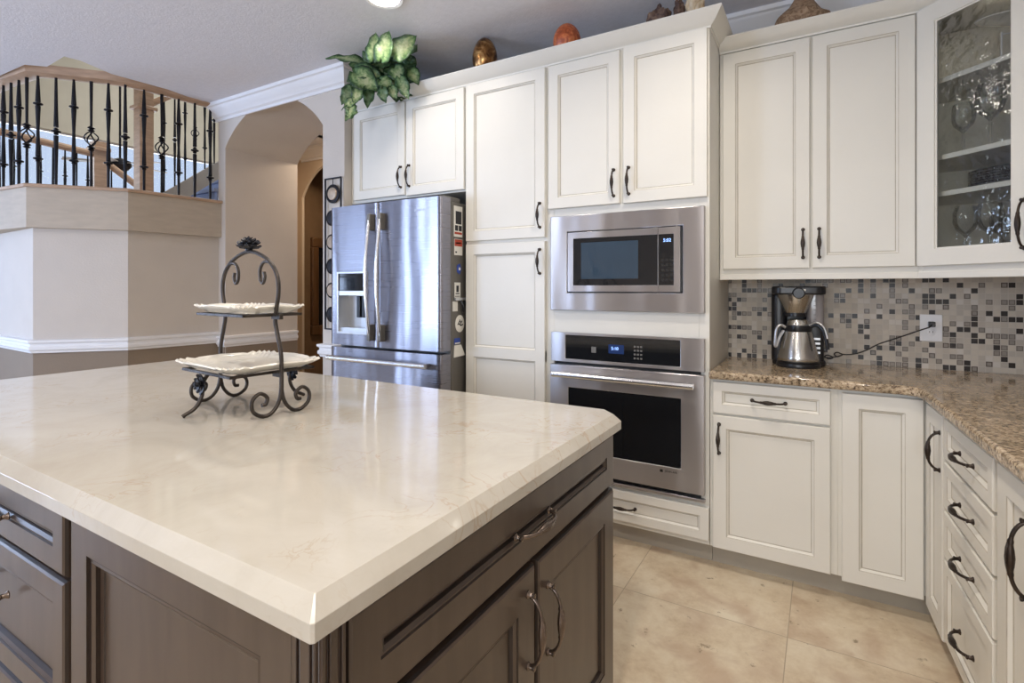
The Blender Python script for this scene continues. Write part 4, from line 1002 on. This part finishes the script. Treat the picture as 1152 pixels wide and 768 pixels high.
SHELL = m_spec('shell', (.35, .24, .14), (.62, .50, .34), (.75, .68, .55), 0, .6, 12)
def blob(nm, x, y, z, sx, sy, sz, m, label, seed, cat='ornament', spiky=.25):
    rnd = random.Random(seed); bm = bmesh.new(); bmesh.ops.create_icosphere(bm, subdivisions=4, radius=1)
    ph = [rnd.uniform(0, 6) for _ in range(6)]
    for v in bm.verts:
        c = v.co; k = 1 + spiky * (math.sin(c.x * 5 + ph[0]) * math.sin(c.y * 6 + ph[1]) + .5 * math.sin(c.z * 9 + ph[2]) * math.sin(c.x * 11 + ph[3])); v.co = c * k
        v.co.x *= sx; v.co.y *= sy; v.co.z *= sz
    zm = min(v.co.z for v in bm.verts)
    for v in bm.verts: v.co.z -= zm
    me = bpy.data.meshes.new(nm); bm.to_mesh(me); bm.free(); me.materials.append(m); me.shade_smooth()
    o = bpy.data.objects.new(nm, me); COL.objects.link(o); o.location = (x, y, z); tag(o, label, cat, 'ornaments on the cabinet tops'); return o
blob('dried_pod', -.700, 2.63, 2.541, .060, .05, .062, BARK, 'dark brown dried pod ornament, left of the pale shell on tall cabinet', 3)
blob('driftwood_knot', -.604, 2.64, 2.541, .024, .03, .070, BARK, 'brown knotted wood ornament between the dark pod and pale shell', 5)
blob('conch_shell', -.530, 2.64, 2.541, .038, .04, .080, SHELL, 'pale cream shell ornament at the right end of the tall cabinet top', 9)
mb = MB(); mb.lathe([(.118, 0), (.122, .075), (.118, .085), (.088, .11), (.058, .145), (.040, .18), (.030, .20), (.0001, .205)], 0, 0, 32); mb.v = [(v[0], v[1] * .8, v[2] * 1.0 + .01 * math.sin(9 * v[0] * 6)) for v in mb.v]
tag(mb.build('woven_bowl', m_spec('woven_brown', (.20, .12, .07), (.32, .21, .13), (.42, .30, .20), 0, .7, 40), None, (-.085, 2.94, 2.522), angle=60), 'upturned brown cone-shaped bowl on top of the wall cabinet', 'ornament', 'ornaments on the cabinet tops')

# ------------------------------------------------------------------ artificial plant
def m_leaf():
    m = bpy.data.materials.new('variegated_leaf'); m.use_nodes = True; n = m.node_tree.nodes; l = m.node_tree.links; b = n['Principled BSDF']
    a = n.new('ShaderNodeAttribute'); a.attribute_name = 'leaf'; s = n.new('ShaderNodeSeparateColor'); l.new(a.outputs['Color'], s.inputs[0])
    tc = n.new('ShaderNodeTexCoord'); t_ = n.new('ShaderNodeTexNoise'); t_.inputs['Scale'].default_value = 70; t_.inputs['Detail'].default_value = 3; l.new(tc.outputs['Object'], t_.inputs[0])
    ad = n.new('ShaderNodeMath'); ad.operation = 'MULTIPLY_ADD'; ad.inputs[1].default_value = .7; l.new(t_.outputs[0], ad.inputs[0]); l.new(s.outputs[0], ad.inputs[2])
    r = ramp(n, [(.40, (.48, .52, .30)), (.60, (.26, .36, .16)), (.80, (.07, .15, .05)), (1.0, (.018, .05, .022))]); l.new(ad.outputs[0], r.inputs[0])
    r2 = ramp(n, [(.3, (.10, .20, .08)), (.6, (.03, .075, .03))]); l.new(t_.outputs[0], r2.inputs[0])
    mx = n.new('ShaderNodeMix'); mx.data_type = 'RGBA'; l.new(s.outputs[1], mx.inputs[0]); l.new(r2.outputs[0], mx.inputs[6]); l.new(r.outputs[0], mx.inputs[7])
    l.new(mx.outputs[2], b.inputs['Base Color']); b.inputs['Roughness'].default_value = .38
    return m
LEAF = m_leaf()
PL = root('trailing_plant', 'bushy artificial plant with variegated green leaves, spilling over cabinet above refrigerator', 'plant', (-2.50, 2.60, 2.541))
pot = MB().lathe([(.055, 0), (.075, .01), (.085, .07), (.080, .075), (.070, .07), (.001, .06)], 0, 0, 24).build('pot', BARK, PL)
lv = []; lf = []; lc = []
def leaf(base, d, up, L_, W_, var, cup=.15, droop=.3):
    d = Vector(d).normalized(); up = Vector(up); up = (up - d * up.dot(d)).normalized(); s_ = d.cross(up); base = Vector(base)
    N, K = 8, 4; o = len(lv)
    for i in range(N + 1):
        t_ = i / N; w = W_ * (math.sin(PI * min(1, t_ ** .62)) ** .75 if 0 < t_ < 1 else (.25 if t_ == 0 else .02)); c = base + d * L_ * t_ - up * droop * L_ * t_ * t_
        for j in range(-K, K + 1):
            u = j / K; p = c + s_ * w * u + up * (cup * W_ * u * u + .010 * math.sin(t_ * 14 + u * 3) * abs(u)) - d * (.16 * L_ * abs(u) * (1 if t_ < .25 else .2))
            lv.append(tuple(p)); lc.append((max(abs(u) ** 1.4, abs(t_ - .45) * 1.3) * .75, var, 0, 1))
    M_ = 2 * K + 1
    for i in range(N):
        for j in range(2 * K): a_ = o + i * M_ + j; lf.append((a_, a_ + 1, a_ + M_ + 1, a_ + M_))
rnd = random.Random(11)
VD = Vector((.60, -.75, -.28)).normalized()   # towards the room
RT = Vector((.861, .508, 0)); UPV = Vector((0, 0, 1))
def pleaf(r_, u_, f_, ang, L_, W_, var, droop=.25, tilt=.25):
    # r_: along image right, u_: up, f_: towards the room; ang: direction of tip in degrees (0 = right, 90 = up)
    base = RT * r_ + UPV * u_ + Vector((.508, -.861, 0)) * f_
    d = RT * math.cos(math.radians(ang)) + UPV * math.sin(math.radians(ang)) + Vector((.508, -.861, 0)) * .15
    n_ = Vector((.508, -.861, 0)) + UPV * tilt + RT * rnd.uniform(-.3, .3)
    leaf(base, d, n_, L_, W_, var, droop=droop)
def ray_pt(px, py, d):
    u = (px - 576) / 591; a_ = math.radians(30.56); F_ = Vector((-math.sin(a_), math.cos(a_), 0)); R_ = Vector((math.cos(a_), math.sin(a_), 0))
    return (F_ + R_ * u) * d + Vector((0, 0, H + d * (324 - py) / 591)) - Vector((-2.50, 2.60, 2.541))
def LP(x0, y0, x1, y1, w, var, f, droop=.10, tilt=.25):
    d0 = min(3.36 - f, 1.44 * 591 / (324 - y0)); d1 = min(3.34 - f, 1.44 * 591 / (324 - y1))
    d0 = d1 = min(d0, d1)
    A, B = ray_pt(x0, y0, d0), ray_pt(x1, y1, d1); dv = B - A; L_ = dv.length
    up = Vector((.508, -.861, tilt)) + RT * rnd.uniform(-.3, .3); dn = dv.normalized(); upn = (up - dn * up.dot(dn)).normalized()
    leaf(A, dv + upn * droop * L_, up, L_, 1.35 * w * d0 / 591, var, droop=droop)
for a in [(420, 66, 423, 36, 7, .7, .02), (429, 66, 438, 34, 8, .55, .04), (444, 62, 469, 40, 10, .8, .03), (464, 50, 437, 64, 10, 1, .08), (436, 52, 420, 64, 7, 1, .08),
          (441, 56, 461, 66, 9, 1, .09), (412, 72, 368, 66, 6, .8, .06, .35, .8), (400, 82, 425, 103, 11, 1, .13), (402, 78, 430, 88, 8, .7, .11), (428, 90, 442, 98, 7, .8, .14), (444, 76, 453, 92, 8, 1, .13),
          (462, 78, 471, 96, 6, .9, .12), (450, 88, 460, 112, 6, .7, .15), (396, 98, 384, 118, 6, .4, .04), (416, 100, 413, 122, 5, .3, .06), (430, 100, 434, 116, 5, .3, .16), (404, 100, 398, 118, 5, .9, .15),
          (398, 112, 387, 122, 4, .8, .15), (396, 118, 392, 134, 5, .6, .15), (399, 124, 388, 136, 4, .5, .15), (440, 98, 446, 112, 5, .8, .15), (410, 76, 392, 72, 6, .3, .05), (455, 66, 466, 84, 8, .1, .06), (408, 92, 396, 106, 7, .2, .12)]:
    LP(*a)
for i in range(60):
    x = rnd.uniform(404, 462); y = rnd.uniform(62, 104); a = rnd.uniform(0, 360); L_ = rnd.uniform(13, 22)
    LP(x, y, x + L_ * math.cos(math.radians(a)) * .8, y - L_ * math.sin(math.radians(a)) * .6 + 4, rnd.uniform(5, 7), rnd.choice([0, 0, 0, .2, .8]), rnd.uniform(-.04, .06 if y < 95 else .02))
me = bpy.data.meshes.new('foliage'); me.from_pydata(lv, [], lf); me.materials.append(LEAF); me.shade_smooth()
ca = me.color_attributes.new('leaf', 'FLOAT_COLOR', 'POINT'); ca.data.foreach_set('color', [c for q_ in lc for c in q_])
fo = bpy.data.objects.new('foliage', me); COL.objects.link(fo); fo.parent = PL
so = fo.modifiers.new('thick', 'SOLIDIFY'); so.thickness = .0012
mb = MB()
for (r0, u0, f0), (r1, u1, f1) in [((0, .05, 0), (-.20, .20, .10)), ((0, .05, 0), (-.22, -.10, .15)), ((0, .05, 0), (.10, .25, .05)), ((0, .05, 0), (-.05, .28, .03)), ((-.1, .06, .12), (-.26, -.12, .15))]:
    A = RT * r0 + UPV * u0 + Vector((.508, -.861, 0)) * f0; B = RT * r1 + UPV * u1 + Vector((.508, -.861, 0)) * f1
    mb.tube([A, (A + B) / 2 + UPV * .04, B], .003, 6)
mb.build('stems', LEAF, PL)

# ------------------------------------------------------------------ recessed ceiling lights
def can(x, y, label, power=CAN_POWER):
    R_ = root('recessed_light', label, 'ceiling light', (x, y, CZ), 0, 'recessed ceiling lights')
    MB().lathe([(.075, 0), (.098, -.001), (.100, -.006), (.094, -.010), (.078, -.006), (.075, 0)], 0, 0, 40).build('trim_ring', TRIM, R_)
    MB().lathe([(.076, -.001), (.074, -.005), (.04, -.0075), (.0001, -.008)], 0, 0, 32).build('lens', LENS, R_)
    area('can_lamp', (x, y, CZ - .03), (0, 0, 0), .14, .14, CAN_POWER, CAN_COL, 'DISK', spread=math.radians(150)).data.energy = power
can(-1.93, 1.98, 'round recessed ceiling light in front of the refrigerator cabinets')
can(-.45, 1.75, 'round recessed ceiling light in front of the oven and worktop', 12)
can(-2.0, .25, 'round recessed ceiling light over the left half of the island')
can(-.30, .10, 'round recessed ceiling light over the right aisle', 20)
can(-3.6, .30, 'round recessed ceiling light left of the island')
can(-.8, -1.6, 'round recessed ceiling light behind the island on the right', 24)
can(-3.2, -1.6, 'round recessed ceiling light behind the island on the left', 7)
area('hall_lamp', (-4.0, 3.60, 2.72), (0, 0, 0), .15, .15, 16, (1, .80, .6), 'DISK')
area('upper_hall_fill', (-7.0, 4.5, 5.5), (0, 0, 0), 1.2, 1.2, 120, (1, .96, .88), 'DISK')  # unseen fill light without a fixture, added to brighten the stair hall

# ------------------------------------------------------------------ balcony railing
def baluster(kind, h):
    mb = MB(); r = .0075
    def knuckle(z): mb.lathe([(r, z - .024), (.013, z - .017), (.010, z - .010), (.0235, z - .004), (.0235, z + .004), (.010, z + .010), (.013, z + .017), (r, z + .024)], 0, 0, 12)
    if kind == 'basket':
        zc_ = h * .46
        mb.tube([(0, 0, 0), (0, 0, zc_ - .06)], [.0085, .0065], 8); mb.tube([(0, 0, zc_ + .06), (0, 0, h)], [.0065, .0095], 8)
        for k in range(4):
            P = [(.036 * math.sin(PI * i / 10) * math.cos(k * PI / 2 + 1.6 * i / 10), .036 * math.sin(PI * i / 10) * math.sin(k * PI / 2 + 1.6 * i / 10), zc_ - .055 + .11 * i / 10) for i in range(11)]
            mb.tube(P, .0042, 6)
        for z in (zc_ - .068, zc_ + .068): mb.lathe([(.007, z - .02), (.019, z - .012), (.010, z - .003), (.021, z + .006), (.008, z + .02)], 0, 0, 12)
    elif kind == 'single':
        zk = h * .50; mb.tube([(0, 0, 0), (0, 0, zk * .5), (0, 0, zk - .03)], [.0075, .010, .0125], 8); mb.tube([(0, 0, zk + .03), (0, 0, zk + h * .2), (0, 0, h)], [.0125, .010, .007], 8); knuckle(zk)
    else:
        for zk in (h * .24, h * .74): knuckle(zk)
        mb.tube([(0, 0, 0), (0, 0, h * .22)], [.0075, .0085], 8); mb.tube([(0, 0, h * .26), (0, 0, h * .5), (0, 0, h * .72)], [.0125, .008, .0135], 8); mb.tube([(0, 0, h * .76), (0, 0, h * .88), (0, 0, h)], [.0135, .010, .0065], 8)
    return mb
bal_data = {}; BT = 1.18
def add_bal(kind, h, parent, loc):
    key = (kind, round(h, 2))
    if key not in bal_data: mb_ = baluster(kind, h); mb_.v = [(x * BT, y * BT, z) for x, y, z in mb_.v]; o = mb_.build('baluster', IRON); bal_data[key] = o.data; bpy.data.objects.remove(o)
    o = bpy.data.objects.new('baluster', bal_data[key]); COL.objects.link(o); o.parent = parent; o.location = loc; return o
BR = root('balcony_railing', 'iron balcony railing with wooden handrail on the stair half wall', 'railing', (-4.324, 1.86, 1.998))
RB = Vector((-4.324, 1.86, 1.998))
railp = [(-4.27 - RB.x, 2.488 - RB.y), (0, 0), (-4.683 - RB.x, 1.439 - RB.y), (-5.06 - RB.x, 1.405 - RB.y), (-7.4 - RB.x, 1.335 - RB.y)]
# smooth the middle bend
rp2 = [railp[0], (railp[0][0] * .22, railp[0][1] * .22), (railp[2][0] * .06 + railp[0][0] * .05, railp[2][1] * .06 + railp[0][1] * .05), (railp[2][0] * .22, railp[2][1] * .22)] + railp[2:]
rail_pr = [(.050, .762), (.056, .790), (.050, .818), (.030, .826), (-.040, .826), (-.062, .818), (-.066, .790), (-.060, .762), (-.02, .752), (.01, .752)]
MB().sweep(rp2, rail_pr).build('handrail', RAILW, BR, angle=30)
seq = ['double', 'single', 'double', 'basket']
def put(pA, pB, n, i0, f0, f1):
    for i in range(n):
        t_ = f0 + (f1 - f0) * (i / (n - 1)); x = pA[0] + (pB[0] - pA[0]) * t_; y = pA[1] + (pB[1] - pA[1]) * t_
        add_bal(seq[(i0 + i) % 4], .756, BR, (x, y, 0))
put(railp[2], railp[1], 6, 0, .05, .97)
put(railp[1], railp[0], 5, 2, .16, .90)
put(railp[2], railp[3], 4, 3, .22, 1.10)
# second stair: newel, rails, balusters, stringer
UX = -6.5
SF = root('upper_staircase', 'upper stair flight with grey stringer, wooden rail and iron balusters, seen through balcony', 'staircase', (UX, 2.95, 1.70))
mb = MB().box(-.07, .07, -.07, .07, 0, 1.86); mb.build('newel_post', RAILW, SF, bevel=.004)
MB().box(-.10, .10, -.10, .10, 1.56, 1.60).build('newel_cap', RAILW, SF, bevel=.008)
SG = mat('stringer_grey', (.36, .35, .34), .6, var=.05); STEP = mat('stair_carpet', (.20, .24, .36), .8, var=.1)
def sl(y): return .62 + (y - .12) * .77   # stringer top z above root at local y
mb = MB(); mb.add([(x, y, z) for x in (.0, .04) for y, z in ((.07, sl(.07) - .22), (2.6, sl(2.6) - .22), (2.6, sl(2.6)), (.07, sl(.07)))], [(0, 1, 2, 3), (7, 6, 5, 4), (0, 4, 5, 1), (1, 5, 6, 2), (2, 6, 7, 3), (3, 7, 4, 0)])
mb.build('stringer', SG, SF, smooth=False)
mb = MB()
for k in range(11): y0 = .05 + k * .235; z = sl(y0) - .30; mb.box(-.95, .05, y0, y0 + .30, z - .03, z + .01); mb.box(-.95, .03, y0 + .28, y0 + .30, z, z + .16)
mb.build('steps', STEP, SF, smooth=False)
mb = MB(); mb.tube([(0.02, .0, 1.60), (.02, 2.6, 1.60 + 2.6 * .77)], .034, 10); mb.build('handrail', RAILW, SF)
for k in range(14): y = .20 + k * .115; add_bal(seq[(k + 4) % 4], round(1.60 + y * .77 - sl(y), 2), SF, (.02, y, sl(y)))
LR = root('landing_railing', 'second wooden railing with newel and iron balusters, in front of bright stair window', 'railing', (-7.85, 3.05, 1.70))
MB().box(-.07, .07, -.07, .07, 0, 1.42).build('newel_post', RAILW, LR, bevel=.004)
MB().box(-.10, .10, -.10, .10, 1.30, 1.35).build('newel_cap', RAILW, LR, bevel=.008)
MB().tube([(.30, -1.1, 1.26), (.20, -.73, 1.26), (0, 0, 1.26)], .042, 10).build('handrail', RAILW, LR)
MB().tube([(0, .05, 1.20), (0, .70, .77)], .042, 10).build('handrail', RAILW, LR)
for k in range(8): y = -1.0 + k * .125; add_bal(seq[(k + 1) % 4], 1.24, LR, (-y * .275, y, 0))
for k in range(4): y = .14 + k * .14; add_bal('single', round(1.20 - y * .66, 2), LR, (0, y, 0))
FN = root('ceiling_fan', 'dark ceiling fan far beyond the stair railings', 'ceiling fan', (-8.6, 3.6, 5.6))
fl_ = 2.72 - 5.6 + .25
MB().tube([(0, 0, 0), (0, 0, fl_ + .1)], .015, 8).build('down_rod', IRON, FN)
MB().lathe([(.03, fl_ + .16), (.13, fl_ + .12), (.14, fl_ + .05), (.10, fl_), (.05, fl_ - .03), (.0001, fl_ - .035)], 0, 0, 24).build('motor', IRON, FN)
for k in range(5):
    b = MB(); b.add([(.12, -.04, 0), (.62, -.065, -.01), (.65, 0, -.01), (.62, .065, .012), (.12, .04, .008)] + [(.12, -.04, .008), (.62, -.065, -.002), (.65, 0, -.002), (.62, .065, .02), (.12, .04, .016)],
          [(0, 1, 2, 3, 4), (9, 8, 7, 6, 5)] + [(i, 5 + i, 5 + (i + 1) % 5, (i + 1) % 5) for i in range(5)])
    o = b.build('blade', SG, FN, (0, 0, fl_ + .08), 2 * PI * k / 5 + .4, smooth=False)

# dark framed mirror in the room behind the hall doorway
MR = root('framed_mirror', 'dark wood framed panel in the dim room behind the arched doorway', 'mirror', (-5.0, 4.38, 0))
mb = MB()
for a0, a1, z0, z1 in ((-.42, .42, 1.75, 1.86), (-.42, .42, .75, .86), (-.42, -.33, .86, 1.75), (.33, .42, .86, 1.75)): mb.box(.0, .05, a0, a1, z0, z1)
mb.build('frame', OLDWOOD, MR, bevel=.01)
MB().box(.005, .02, -.33, .33, .86, 1.75).build('mirror_glass', BLKGLASS, MR, smooth=False)
